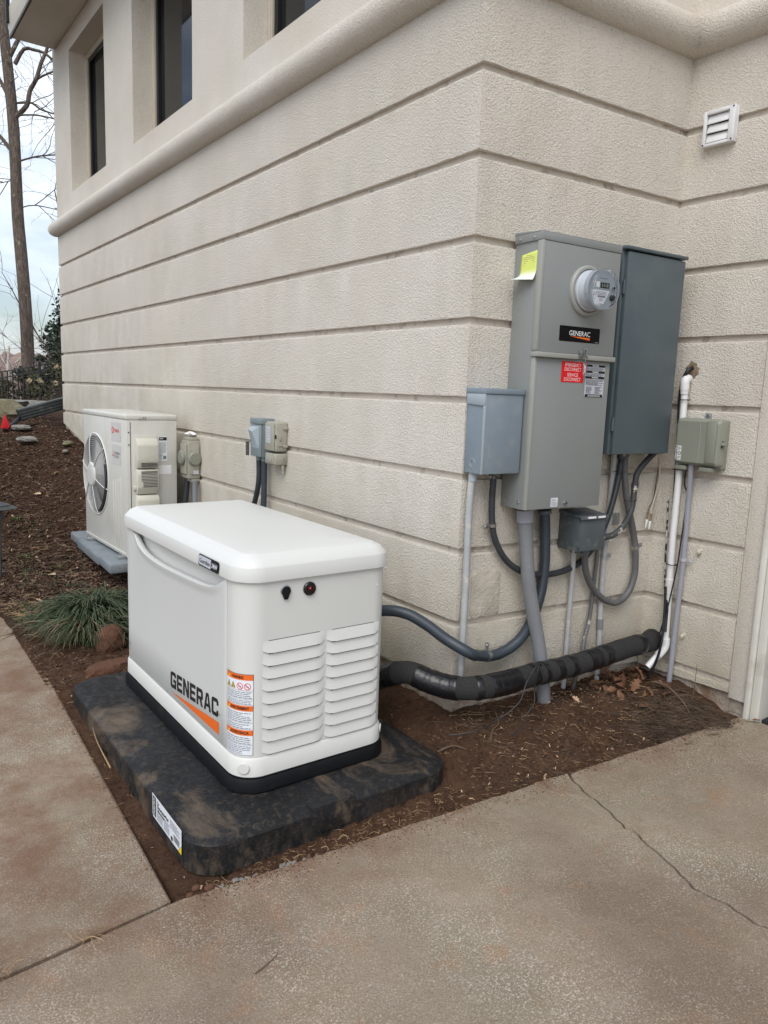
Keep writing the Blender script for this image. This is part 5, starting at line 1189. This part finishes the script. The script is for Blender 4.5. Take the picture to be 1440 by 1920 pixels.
for k_, (dx) in (('wire_a', -.065), ('wire_b', -.062)):
    p_ = [mpt('S', s_+dx, o_+.012, z_)-o0 for (s_, z_, o_) in TS[k_]]; mb = MB(); mb.tube(spline(p_, .01), .0028, 'flex_painted' if k_ == 'wire_a' else 'trim_beige', 8); mb.build('wire', wr_)
    e_ = p_[-1]; mb = MB(); mb.cyl(e_+V((0, 0, .012)), e_+V((-.004, 0, -.022)), .0055, 'sealant', 8); mb.cyl(e_+V((-.004, 0, -.0225)), e_+V((-.011, -.002, -.060)), .0065, 'print_white', 8, r2=.0022); mb.build('wire_connector', wr_)
br = mount('strut_bracket', 'S', .888, .842, label='small perforated steel bracket on the wall behind the conduits', cat='bracket')
mb = MB(); mb.box(-.016, .028, -.006, 0, 0, .052, 'galv', .001); mb.box(-.016, -.012, -.030, -.0062, 0, .052, 'galv', .001); mb.build('plate', br)
for z in (.012, .026, .041): mb = MB(); mb.cyl((.010, -.0062, z), (.010, -.0072, z), .0042, 'dark_gap', 10); mb.build('slot_hole', br)
for i, (t_, z_, sc) in enumerate(((.262, .742, .016), (.222, .340, .014))):
    o = rock('mortar_lump', (0, 0, 0), (sc*1.3, sc*.5, sc), 'stucco', 20+i, label=('ragged stucco lump right of the mauve pipe strap', 'small stucco lump near the foot of the mauve pipe')[i], cat='stucco lump'); o.location = mpt('C', t_, .004, z_)
# bare patch where render has come off near the corner
o = mount('mortar_patch', 'S', .15, .60, label='bare grey mortar patch where stucco has come off low on the wall', cat='wall patch')
R_ = random.Random(8); pts = []
for k in range(36):
    a = k/36*6.283; c_, s_ = math.cos(a), math.sin(a); q = 1/max(abs(c_), abs(s_)); pts.append((.082*c_*q*(.93+.09*noise.noise(V((k*.8, 0, 0)))), .100*s_*q*(.95+.10*noise.noise(V((k*.9, 4, 0))))))
mb = MB(); mb.prism(pts, 'y', -.0026, .002, 'bare_coat', .0012); mb.build('bare_patch', o)
# ================================================================== PLANTS, LITTER AND FAR SCENERY
def blades(mb, R_, cx, cy, n, l0, l1, w_, m, spread, lean=(0, 0), z0=None):
    vs = []; fs = []
    for k in range(n):
        a = R_.uniform(0, 6.283); r = abs(R_.gauss(0, spread)); x = cx+math.cos(a)*r; y = cy+math.sin(a)*r*.8
        L_ = R_.uniform(l0, l1); ow = a+R_.gauss(0, .5); d = V((math.cos(ow)+lean[0], math.sin(ow)+lean[1], 0)).normalized()
        out = R_.uniform(.35, 1.0)*L_; hh = L_*R_.uniform(.35, .75)*(1.15-r/spread*.18); z = ground_z(x, y)-.01; side = V((-d.y, d.x, 0)); ww = w_*R_.uniform(.6, 1.2); tw = R_.gauss(0, .3)
        n_ = len(vs); S_ = 6
        for q in range(S_+1):
            t = q/S_; p = V((x, y, z))+d*(out*t**1.25)+V((0, 0, hh*(2.1*t-1.75*t*t)))
            wd = ww*(1-t**2.2)*.5+.0002; sd = (side+V((0, 0, tw*t)))*wd
            vs += [p-sd, p+sd+V((0, 0, 0)), p+V((0, 0, -wd*.5))]
            if q: a_ = n_+q*3; fs += [(a_-3, a_-1, a_+2, a_), (a_-1, a_-2, a_+1, a_+2)]
    mb.raw(vs, fs, m)
R_ = random.Random(21)
cl = empty('grass_clump', (-.93, 1.98, .03), label='dense arching dark green liriope clump between walkway and heat pump', cat='grass')
def under(mb, name, parent, **kw):
    o = mb.build(name, parent, **kw); o.location = -V(parent.location); return o
mb = MB(); blades(mb, R_, -.84, 2.16, 1100, .22, .38, .0100, 'grass', .105, (-.10, -.40)); blades(mb, R_, -.90, 1.92, 480, .18, .30, .0095, 'grass', .070, (-.20, -.5)); blades(mb, R_, -.72, 2.24, 420, .22, .36, .0100, 'grass', .085, (.1, -.3))
under(mb, 'leaf_blades', cl, kind='stuff')
mb = MB(); blades(mb, R_, -.93, 1.92, 150, .18, .30, .0065, 'grass_dry', .09, (-.4, -.8)); under(mb, 'dry_blades', cl, kind='stuff')
tf = [(-.98, 3.30), (-.92, 3.62), (-1.02, 2.98), (-.78, 3.35), (-1.13, 2.62), (-.83, 4.4), (-.75, 2.9)]
for i, (x, y) in enumerate(tf):
    mb = MB(); blades(mb, R_, x, y, 34, .03, .085, .005, 'moss' if i % 2 else 'grass', .028); mb.build('grass_tuft', kind='stuff')
def z_moss(R_):
    c = R_.choice([(-.98, 3.4), (-.86, 3.7), (-.74, 4.2), (-.80, 3.1), (-1.0, 3.0), (-.62, 3.5)]); return (R_.gauss(c[0], .07), R_.gauss(c[1], .13))
def mk_moss(R_, p, vs, fs):
    n = len(vs); r = R_.uniform(.004, .012); a = R_.uniform(0, 6.283)
    d = V((math.cos(a), math.sin(a), 0))*r; s_ = V((-math.sin(a), math.cos(a), 0))*r*.4
    vs.extend([p-s_, p+s_, p+d+V((0, 0, r*1.1))]); fs.append((n, n+1, n+2))
scatter('moss', 600, z_moss, mk_moss, 'moss', 31, .006)
# dead leaves: three shared lobed outlines
def leaf_mesh(seed, L_, lobed, m):
    R2 = random.Random(seed); top = []; N_ = 9
    for k in range(N_+1):
        t = k/N_; w_ = L_*(.30 if lobed else .24)*math.sin(math.pi*min(1, t*1.02+.01))**.8
        if lobed: w_ *= (.55+.55*(k % 2))
        top.append((t*L_, w_*R2.uniform(.85, 1.1)))
    vs = []; fs = []
    for (x, w_) in top:
        z = .10*L_*math.sin(x/L_*3+seed); c = .35*w_
        vs += [(x, w_, z+c), (x, 0, z), (x, -w_, z+c*R2.uniform(.4, 1.5))]
    for k in range(N_): a = k*3; fs += [(a, a+1, a+4, a+3), (a+1, a+2, a+5, a+4)]
    me = bpy.data.meshes.new('dead_leaf'); me.from_pydata(vs, [], fs); me.materials.append(MAT[m]); me.shade_smooth(); return me
LM = [leaf_mesh(1, .060, True, 'leaf_brown'), leaf_mesh(2, .052, False, 'leaf_brown'), leaf_mesh(3, .07, True, 'leaf_brown')]
LT = [leaf_mesh(4, .060, False, 'leaf_tan'), leaf_mesh(5, .062, True, 'leaf_tan')]
def put_leaf(me, x, y, label, group, sc=1, dz=.008, til=.25):
    o = bpy.data.objects.new('dead_leaf', me); COL.objects.link(o); o.location = (x, y, rough_z(x, y)+dz); o.rotation_euler = (R_.gauss(0, til), R_.gauss(0, til), R_.uniform(0, 6.28)); o.scale = (sc,)*3
    return tag(o, label, 'leaf', group)
for k in range(38):
    x = R_.uniform(.74, 1.11); y = -.09-R_.random()**1.5*.30; put_leaf(R_.choice(LM), x, y, 'curled brown oak leaf piled in the inner corner under the drain pipe', 'brown leaves piled in the inner corner', R_.uniform(.8, 1.3), .012+R_.random()*.018, .4)
for (x, y) in ((.44, -.32), (.20, -.36), (.56, -.20), (-.13, -.10), (.75, -.34), (.33, -.16)):
    put_leaf(R_.choice(LM+LT), x, y, 'small dry leaf on bare reddish soil before the wall', 'dry leaves on the bare soil', R_.uniform(.5, .8))
for (x, y) in ((-.86, 3.16), (-1.0, 3.5), (-.80, 3.72), (-.99, 2.92), (-.55, 4.2), (-.92, 2.72), (-.60, 4.9), (-.7, 4.6), (-.52, 5.1), (-.34, 5.2), (-1.06, 2.45), (-1.0, 2.62), (-.9, 2.5), (-.66, 5.5)):
    put_leaf(R_.choice(LT+LM), x, y, 'dry leaf lying on the dark mulch slope left of heat pump', 'dry leaves on the mulch slope', R_.uniform(.8, 1.2), .018)
put_leaf(LT[0], -1.155, .93, 'single tan leaf beside the far end of the black pad', None, .9, .016)
for (x, y, z) in ((1.16, -.68, .07), (1.165, -.75, .075), (1.158, -.85, .072), (1.168, -.93, .075)):
    o = put_leaf(LM[1], x, y, 'dry leaf against the door trim on the driveway', 'dry leaves by the door trim', .9); o.location.z = z+.004
# twigs, stones, weeds at the slab joint
def twig(pts, r, m, label, **kw):
    mb = MB(); mb.tube(spline(pts, .01), r, m, 6, True, lambda t, i: r*(1-.5*t)); return mb.build('twig', label=label, cat='twig', **kw)
def G(x, y, dz=.006): return (x, y, rough_z(x, y)+dz)
def SL(x, y, dz=.002): return (x, y, slab_z(x, y)+dz)
twig([G(.02, -.22), G(.06, -.19, .012), G(.12, -.16), G(.145, -.115, .02)], .004, 'twig', 'forked brown twig lying across the bare soil')
twig([G(-.14, -.10), G(-.10, -.14, .012), G(-.07, -.19)], .005, 'twig', 'short thick wood splinter near the black pad')
twig([G(.30, -.40), G(.29, -.36, .02), G(.315, -.33)], .0018, 'cable_black', 'thin dark wire bit sticking from soil by driveway edge')
twig([G(.98, -.20, .02), G(.99, -.32, .05), G(.98, -.42, .04), G(.95, -.50, .02), G(.93, -.60, .02)], .0048, 'twig', 'long bent brown root over the tangle by the wing wall')
twig([G(1.05, -.42, 0), G(1.045, -.43, .09), G(1.055, -.425, .20)], .0022, 'twig', 'thin upright dark twig in front of the wing wall')
twig([SL(-1.185, -.655), SL(-1.14, -.645, .005), SL(-1.11, -.63)], .0022, 'twig', 'tiny dark twig on the driveway in the foreground')
twig([G(-1.195, .55), G(-1.19, .75, .03), G(-1.17, .90, .03)], .003, 'straw', 'pale dry stem beside the left edge of the black pad')
jw = empty('dry_weed', (-1.50, -.302, -.05), label='straw coloured dead weed growing in the slab joint', cat='weed')
vs = []; fs = []
for k in range(16): mk_fibre(.03, .075, .0011, 4, .7, .9)(R_, V((R_.gauss(0, .012), R_.gauss(0, .005), .0)), vs, fs)
for k in range(9): mk_fibre(.03, .09, .0011, 4, .7, .7)(R_, V((-.20+R_.gauss(0, .015), R_.gauss(0, .005), .0)), vs, fs)
flat('stems', vs, fs, ['straw'], None, jw, kind='stuff')
for (x, y, s_, m, lb_) in ((-1.175, -.245, .012, 'rock_red', 'larger red stone in the corner between both slabs'), (-1.14, -.262, .014, 'rock_red', 'reddish chip of brick near the slab corner'), (-1.20, -.258, .010, 'rock_red', 'small red pebble at the slab corner')):
    o = rock('stone', (0, 0, 0), (s_*1.3, s_, s_*.7), m, int(s_*9000), 2, label=lb_, cat='stone'); o.location = G(x, y, .002)
pb = []
for k in range(34):
    x = R_.uniform(-1.15, -.80); y = edge_y(x)+R_.uniform(.0, .030); pb.append((x, y))
pm = None
for (x, y) in pb:
    if pm is None:
        o = rock('pebble', (0, 0, 0), (.0085, .006, .0045), 'rock_grey', 77, 2); pm = o
    else: o = pm.copy(); COL.objects.link(o)
    tag(o, 'small grey brown pebble in soil along the near edge of the pad', 'pebble', 'pebbles along the near edge of the pad')
    o.location = G(x, y, .001); o.rotation_euler = (R_.gauss(0, .2), R_.gauss(0, .2), R_.uniform(0, 6)); o.scale = (R_.uniform(.6, 1.3),)*3
# path light at the left edge
pl = empty('path_light', (-1.128, 3.26, .18), label='small dark pagoda path light standing in the mulch', cat='garden light')
mb = MB(); mb.tube([(-.01, 0, -.1), (0, 0, .30)], .011, 'lamp_metal', 10); mb.build('stake', pl)
mb = MB(); mb.cyl((0, 0, .30), (0, 0, .36), .022, 'lamp_metal', 14); mb.build('socket', pl)
for k in range(3):
    a = k*2.094+.5; mb = MB(); mb.cyl((.020*math.cos(a), .020*math.sin(a), .34), (.020*math.cos(a), .020*math.sin(a), .385), .004, 'lamp_metal', 6); mb.build('cage_post', pl)
mb = MB(); mb.lathe([(.108, .372), (.110, .376), (.062, .394), (.060, .392)], 'lamp_metal', (0, 0, 0), 'z', 28); mb.lathe([(.066, .392), (.068, .397), (.024, .412), (.004, .418)], 'lamp_metal', (0, 0, 0), 'z', 28); mb.build('shade', pl)
# downspout, stones, flag
ds = empty('downspout', (-.30, 6.66, 1.07), label='dark grey ribbed downspout end lying past the far house corner', cat='downspout')
a_, b_ = V((-.10, -.06, -.05)), V((.62, .02, .16)); dx_ = (b_-a_).normalized(); up_v = V((0, 0, 1)); si = dx_.cross(up_v).normalized(); u_ = si.cross(dx_)
def bars(hh, ww, off, m, name):
    mb = MB()
    for (u0, u1) in hh:
        T_ = Matrix.Translation(a_) @ Matrix((dx_, -si, u_)).transposed().to_4x4(); mb.box(0, (b_-a_).length, -ww, ww, u0, u1, m, .004, T=T_)
    return mb.build(name, ds)
bars([(-.062, .062)], .045, 0, 'spout', 'tube_body'); bars([(-.052, -.034), (-.022, -.005), (.008, .025), (.037, .055)], .0495, 0, 'spout', 'corrugation')
T_ = Matrix.Translation(a_) @ Matrix((dx_, -si, u_)).transposed().to_4x4(); mb = MB(); mb.box(-.003, -.001, -.038, .038, -.048, .048, 'dark_gap', T=T_); mb.build('open_end', ds)
mb = MB(); mb.tube(spline([(-.40, 6.58, .99), (-.48, 6.48, .93), (-.58, 6.40, .875)]), .020, 'cable_black', 12); mb.build('drain_hose', label='black corrugated drain hose end beside the grey downspout', cat='hose')
for (x, y, z, s_, fl, m, lb_) in ((-.60, 7.55, 1.00, (.46, .26, .22), .75, 'rock_moss', 'large mossy boulder at the left edge beyond the slope'), (-.30, 7.75, 1.12, (.38, .22, .06), .5, 'rock_grey', 'flat slab of grey stone on top of the mossy boulder'), (-.42, 6.40, .90, (.10, .07, .035), .9, 'rock_grey', 'flat grey stone below the open end of downspout'), (-.44, 5.98, .81, (.095, .06, .035), .9, 'rock_grey', 'pointed pale flat stone in the mulch below the downspout'), (-.13, 5.66, .79, (.055, .04, .03), .9, 'rock_moss', 'pale flat stone chip near the foot of the house wall'), (-.20, 5.48, .73, (.03, .025, .018), .9, 'rock_grey', 'small whitish stone just left of the pale flat chip'), (-.06, 7.1, 1.10, (.16, .08, .09), .7, 'rock_grey', 'broken slate piece propped behind the grey downspout')):
    o = rock('stone', (0, 0, 0), s_, m, int(abs(x)*100)+3, 3, R_.uniform(-.5, .5), fl, label=lb_, cat='stone'); o.location = (x, y, z)
fl = empty('marker_flag', (-.575, 6.40, .87), label='red utility marker flag in the mulch at the left edge', cat='flag')
mb = MB(); mb.cyl((0, 0, 0), (.01, 0, .17), .002, 'galv', 6); mb.build('wire_stem', fl)
mb = MB(); mb.prism([(-.035, .03), (.005, .17), (.030, .11), (.055, .045), (.02, .0)], 'y', -.002, .002, 'flag_red', .0005); mb.build('flag_sheet', fl)
# iron fence
fa, fb_ = V((-2.0, 23.5)), V((4.6, 16.7)); FL = (fb_-fa).length; fd = (fb_-fa).normalized()
fe = empty('iron_fence', (0, 0, 0), label='black metal picket fence across the back of the yard', cat='fence')
def fz(p): return .70+max(-.12, min(.55, .30*(p.x-1.95)))
nP = int(FL/.155); post_i = set(range(0, nP+1, 20)); rng = []
for k in range(nP+1):
    p = fa+fd*(k*.155); z = fz(p)
    mb = MB(); h_ = .024 if k in post_i else .013
    T_ = Matrix.Translation((p.x, p.y, z)) @ Matrix.Rotation(math.atan2(fd.y, fd.x), 4, 'Z')
    mb.box(-h_, h_, -h_, h_, -.02, 1.06 if k in post_i else .97, 'fence_black', T=T_); mb.build('post' if k in post_i else 'picket', fe, smooth=0)
for zz in (.10, .82, .97):
    for k in range(0, nP-1, 4):
        p = fa+fd*(k*.155); q = fa+fd*(min(nP, k+4)*.155); rng.append((p, q, zz))
for zz in (.10, .82, .97):
    mb = MB()
    for p, q, z2 in rng:
        if z2 == zz: mb.tube([(p.x, p.y, fz(p)+zz), (q.x, q.y, fz(q)+zz)], .018, 'fence_black', 4)
    mb.build('rail', fe, smooth=0)
# the big tree
BR = {'a':[(3.74,28.32,12.14),(4.02,28.22,12.66),(4.28,28.03,12.65),(4.61,27.77,12.54),(4.82,27.57,12.28)],
 'b':[(3.62,27.97,10.31),(3.98,27.88,10.74),(4.10,27.89,11.25),(4.29,27.82,11.62),(4.49,27.80,12.26),(4.65,27.76,12.63),(4.81,27.77,13.28)],
 'c':[(4.29,27.82,11.62),(4.49,27.71,11.77),(4.95,27.42,12.01)], 'd':[(3.61,28.04,10.77),(4.13,27.78,10.83),(4.34,27.59,10.63),(4.93,27.12,10.42)],
 'e':[(3.71,27.94,10.38),(4.25,27.61,10.42),(4.92,27.10,10.27)], 'f':[(3.49,28.29,11.04),(3.35,28.46,11.40),(3.18,28.67,11.84)],
 'g':[(3.45,28.02,9.22),(3.16,28.26,9.67),(2.95,28.46,9.93)], 'h':[(3.61,27.71,8.81),(4.17,27.40,9.02),(4.84,26.93,9.11)],
 'i':[(3.57,27.43,7.23),(3.99,27.21,7.35),(4.72,26.64,7.20)], 'j':[(3.51,27.67,8.23),(3.29,27.86,8.13),(2.91,28.12,8.03)],
 'k':[(3.55,28.63,13.04),(3.39,28.79,13.21),(3.19,29.00,13.57)], 'l':[(3.61,28.41,12.40),(4.16,28.31,13.61),(4.35,28.31,14.34)]}
RB = {'a': .07, 'b': .085, 'c': .045, 'd': .04, 'e': .035, 'f': .085, 'g': .08, 'h': .035, 'i': .022, 'j': .02, 'k': .07, 'l': .08}
def wander(R_, p, d, L_, n, droop, wob):
    pts = [V(p)]; d = V(d).normalized()
    for k in range(n):
        d = (d+V((R_.gauss(0, wob), R_.gauss(0, wob), R_.gauss(0, wob)-droop))).normalized(); pts.append(pts[-1]+d*(L_/n))
    return pts
def twigs(mb, R_, p, d, L_, r, depth, m, droop=.05, wob=.22):
    pts = wander(R_, p, d, L_, 6, droop, wob); mb.tube(pts, r, m, 4 if r > .012 else 3, False, lambda t, i: max(.0035, r*(1-.72*t)))
    if depth:
        for k in range(R_.randint(2, 3)):
            i = R_.randint(1, 5); t = (pts[i]-pts[i-1]).normalized(); s_ = V((R_.gauss(0, 1), R_.gauss(0, 1), R_.gauss(0, .7))).normalized()
            twigs(mb, R_, pts[i], t*.75+s_*.75, L_*R_.uniform(.4, .7), r*.5, depth-1, m, droop, wob)
def tree(pos, trunk, r0, branches, label, R_, m='bark', nsub=2, group=None, droop=.05):
    t_ = empty('tree', pos, label=label, cat='tree', group=group); o = V(pos)
    tp_ = spline([V(p)-o for p in trunk], .4); n_ = len(tp_)
    mb = MB(); mb.tube(tp_, r0, m, 18, True, lambda t, i: r0*(1-.42*t)*(1+.35*max(0, .06-t)/.06)*(1+.05*noise.noise(V((i*.5, 1, 0))))); mb.build('trunk', t_, smooth=60)
    cr_ = MB()
    for (pts, rb) in branches:
        q = [V(p)-o for p in pts]; sp = spline(q, .15); mb = MB(); mb.tube(sp, rb, m, 8, True, lambda t, i: rb*(1-.45*t)); mb.build('limb', t_, smooth=60)
        for k in range(nsub*2):
            i = R_.randint(len(sp)//4, len(sp)-2); tt = (sp[i+1]-sp[i]).normalized(); s_ = V((R_.gauss(0, 1), R_.gauss(0, 1), R_.gauss(0, .5))).normalized()
            twigs(cr_, R_, sp[i], tt*.6+s_*.7, R_.uniform(1.2, 2.8), .016, 2, 'twig_far', droop)
        twigs(cr_, R_, sp[-1], sp[-1]-sp[-2], R_.uniform(2, 3.5), rb*.5, 2, 'twig_far', droop)
    cr_.build('twigs', t_, smooth=0, kind='stuff'); return t_
RT = random.Random(5)
tr = [(3.55,27.2,.0),(3.55,27.0,2.53),(3.51,26.95,4.15),(3.50,27.21,5.60),(3.49,27.51,7.05),(3.54,27.82,8.87),(3.56,28.09,10.32),(3.52,28.51,12.31),(3.46,28.92,14.31),(3.40,29.5,18.5),(3.5,29.9,22)]
bs_ = [(BR[k], RB[k]) for k in BR]+[([(3.5, 29.2, 15.5+i), (3.5+2*math.cos(i*2.3), 29.2+2*math.sin(i*2.3), 17+i), (3.5+3.5*math.cos(i*2.3), 29.2+3.5*math.sin(i*2.3), 19+i)], .08) for i in range(5)]
tree((3.55, 27.2, .0), tr, .222, bs_, 'tall bare tree with straight grey brown trunk behind the fence', RT)
def bare_tree(x, y, z, h, r, label, seed, m='twig_far', group=None, n=5, spread=.8):
    R3 = random.Random(seed); tr_ = [(x, y, z), (x+R3.gauss(0, .1), y, z+h*.35), (x+R3.gauss(0, .3), y, z+h*.7), (x+R3.gauss(0, .5), y, z+h)]
    bs = []
    for k in range(n):
        t = R3.uniform(.25, .9); a = R3.uniform(0, 6.283); L_ = h*R3.uniform(.18, .38)*(1.2-t); b0 = V((x, y, z+h*t))
        bs.append(([b0, b0+V((math.cos(a)*L_*.5, math.sin(a)*L_*.5, L_*.45)), b0+V((math.cos(a)*L_*spread*1.2, math.sin(a)*L_*spread*1.2, L_*1.2))], r*.35))
    return tree((x, y, z), tr_, r, bs, label, R3, m, 2, group, .0)
bare_tree(8.2, 40, -2.5, 17, .12, 'bare tree half hidden by the house corner behind the evergreen', 12)
bare_tree(3.2, 44, -3.5, 18, .12, 'bare tree at the far left edge beyond the fence', 8)
bare_tree(9.9, 66, -5, 9.0, .16, 'pale barked bare tree standing low in the distance', 6, 'bark_pale', None, 12)
# far wood: a ridge of bare crowns
R_ = random.Random(40); mbw = MB(); vs = []; fs = []
for k in range(420):
    x = R_.uniform(-35, 75); y = 150+R_.uniform(-14, 25)-x*.3; h_ = R_.uniform(11, 17); zb_ = -11+R_.gauss(0, .6)
    n_ = len(vs); m_ = 8
    for j in range(5):
        t = j/4; rr = h_*.26*math.sin(math.pi*(t*.78+.12))
        for q in range(m_): a = q*6.283/m_; f = 1+R_.uniform(-.28, .28); vs.append((x+rr*f*math.cos(a), y+rr*f*math.sin(a), zb_+h_*(.15+.85*t)*(1+R_.uniform(-.03, .03))))
    for j in range(4):
        for q in range(m_): fs.append((n_+j*m_+q, n_+j*m_+(q+1) % m_, n_+(j+1)*m_+(q+1) % m_, n_+(j+1)*m_+q))
    fs.append(tuple(n_+4*m_+q for q in range(m_)))
mbw.raw(vs, fs, 'wood_far')
for k in range(1500):
    x = R_.uniform(-35, 75); y = 138+R_.uniform(-14, 25)-x*.3; z = R_.uniform(0, 5.5)
    mbw.tube([(x, y, z-6), (x+R_.gauss(0, .4), y, z-2), (x+R_.gauss(0, 1.0), y, z)], .09, 'wood_far', 3, False, lambda t, i: .10*(1-.7*t))
mbw.build('far_wood', smooth=0, kind='stuff')
def leafy(name, c, rad, n, size, m, label, cat, seed, stems=6, heads=0, sub=None, leafname='foliage', dens=.55):
    R3 = random.Random(seed); t_ = empty(name, (c[0], c[1], c[2]-rad[2]), label=label, cat=cat); vs = []; fs = []; o = V(t_.location)
    cl_ = [(V((R3.gauss(0, .5), R3.gauss(0, .5), R3.gauss(0, .5))), R3.uniform(.15, .40)) for _ in range(sub or 26)]
    for k in range(n):
        cc, cr_ = R3.choice(cl_); q = V((R3.gauss(0, 1), R3.gauss(0, 1), R3.gauss(0, 1))).normalized()*(R3.random()**.4)*cr_+cc
        p = V((c[0]+q.x*rad[0], c[1]+q.y*rad[1], c[2]+q.z*rad[2]))-o; r = rotm(R3, 1.0); s_ = size*R3.uniform(.5, 1.3); n_ = len(vs)
        for a in ((0, 0, 0), (.5, .28, .1), (1, 0, 0), (.5, -.28, .1)): vs.append(p+r @ (V(a)*s_))
        fs.append((n_, n_+1, n_+2, n_+3))
    flat(leafname, vs, fs, [m], None, t_, kind='stuff')
    mb = MB()
    for k in range(stems):
        cc, cr_ = R3.choice(cl_); q = V((c[0]+cc.x*rad[0], c[1]+cc.y*rad[1], c[2]+cc.z*rad[2]))-o
        b0 = V((R3.gauss(0, .1), R3.gauss(0, .1), -.05)); mb.tube([b0, (b0+q)*.5+V((R3.gauss(0, .08), R3.gauss(0, .08), .1)), q], .014, 'twig_far', 5, True, lambda t, i: .016*(1-.6*t))
    mb.build('stems', t_, smooth=0)
    for k in range(heads):
        cc, cr_ = R3.choice(cl_); q = V((c[0]+cc.x*rad[0]*1.1, c[1]-abs(cc.y)*rad[1]*1.1, c[2]+(cc.z*.8+.25)*rad[2]))-o; mb = MB(); vs2 = []; fs2 = []
        for j in range(60):
            d = V((R3.gauss(0, 1), R3.gauss(0, 1), R3.gauss(0, 1))).normalized()*.05; r = rotm(R3, 1.2); n2 = len(vs2)
            for a in ((0, 0, 0), (.5, .35, .1), (1, 0, 0), (.5, -.35, .1)): vs2.append(q+d+r @ (V(a)*.035))
            fs2.append((n2, n2+1, n2+2, n2+3))
        mb.raw(vs2, fs2, 'hydrangea'); mb.build('flower_head', t_, smooth=0)
    return t_
leafy('evergreen_shrub', (4.05, 22.5, 2.6), (1.15, .9, 1.75), 12000, .13, 'holly', 'dark evergreen holly rising beyond the far house corner', 'shrub', 1, 16)
leafy('evergreen_shrub', (3.15, 20.9, 1.65), (.55, .5, .45), 2600, .10, 'holly', 'low dark evergreen in front of the holly near the fence', 'shrub', 2, 8)
leafy('hydrangea_bush', (2.6, 17.6, 1.45), (.62, .5, .55), 900, .09, 'shrub', 'hydrangea bush with dried beige flower heads by the fence', 'shrub', 3, 22, 15)
for i, (x, y, z, rx, rz) in enumerate(((-.6, 25.5, .85, 1.0, .55), (.7, 25.0, .85, .9, .65), (1.7, 24.6, .95, .9, .6), (2.8, 23.6, 1.1, .8, .6), (3.9, 22.5, 1.2, .9, .7))):
    leafy('shrub', (x, y, z), (rx, .6, rz), 2300, .10, 'shrub', ['brownish thin shrub at the far left behind the fence', 'olive shrub behind the fence left of the tall trunk', 'olive brown shrub at the foot of the tall trunk', 'thin shrub right of the tall trunk behind the fence', 'shrub behind fence at the house corner'][i], 'shrub', 50+i, 26)
# arching bare branches near the house corner
RT = random.Random(9); ab = empty('bare_shrub', (3.2, 19.0, .9), label='arching bare leafless shrub stems beside the far house corner', cat='shrub'); mb = MB()
for k in range(12): twigs(mb, RT, (RT.gauss(0, .15), RT.gauss(0, .15), 0), (RT.gauss(-.25, .4), RT.gauss(0, .3), 1.4), RT.uniform(2.0, 3.6), .016, 1, 'twig_far', .03, .10)
mb.build('stems', ab, smooth=0)
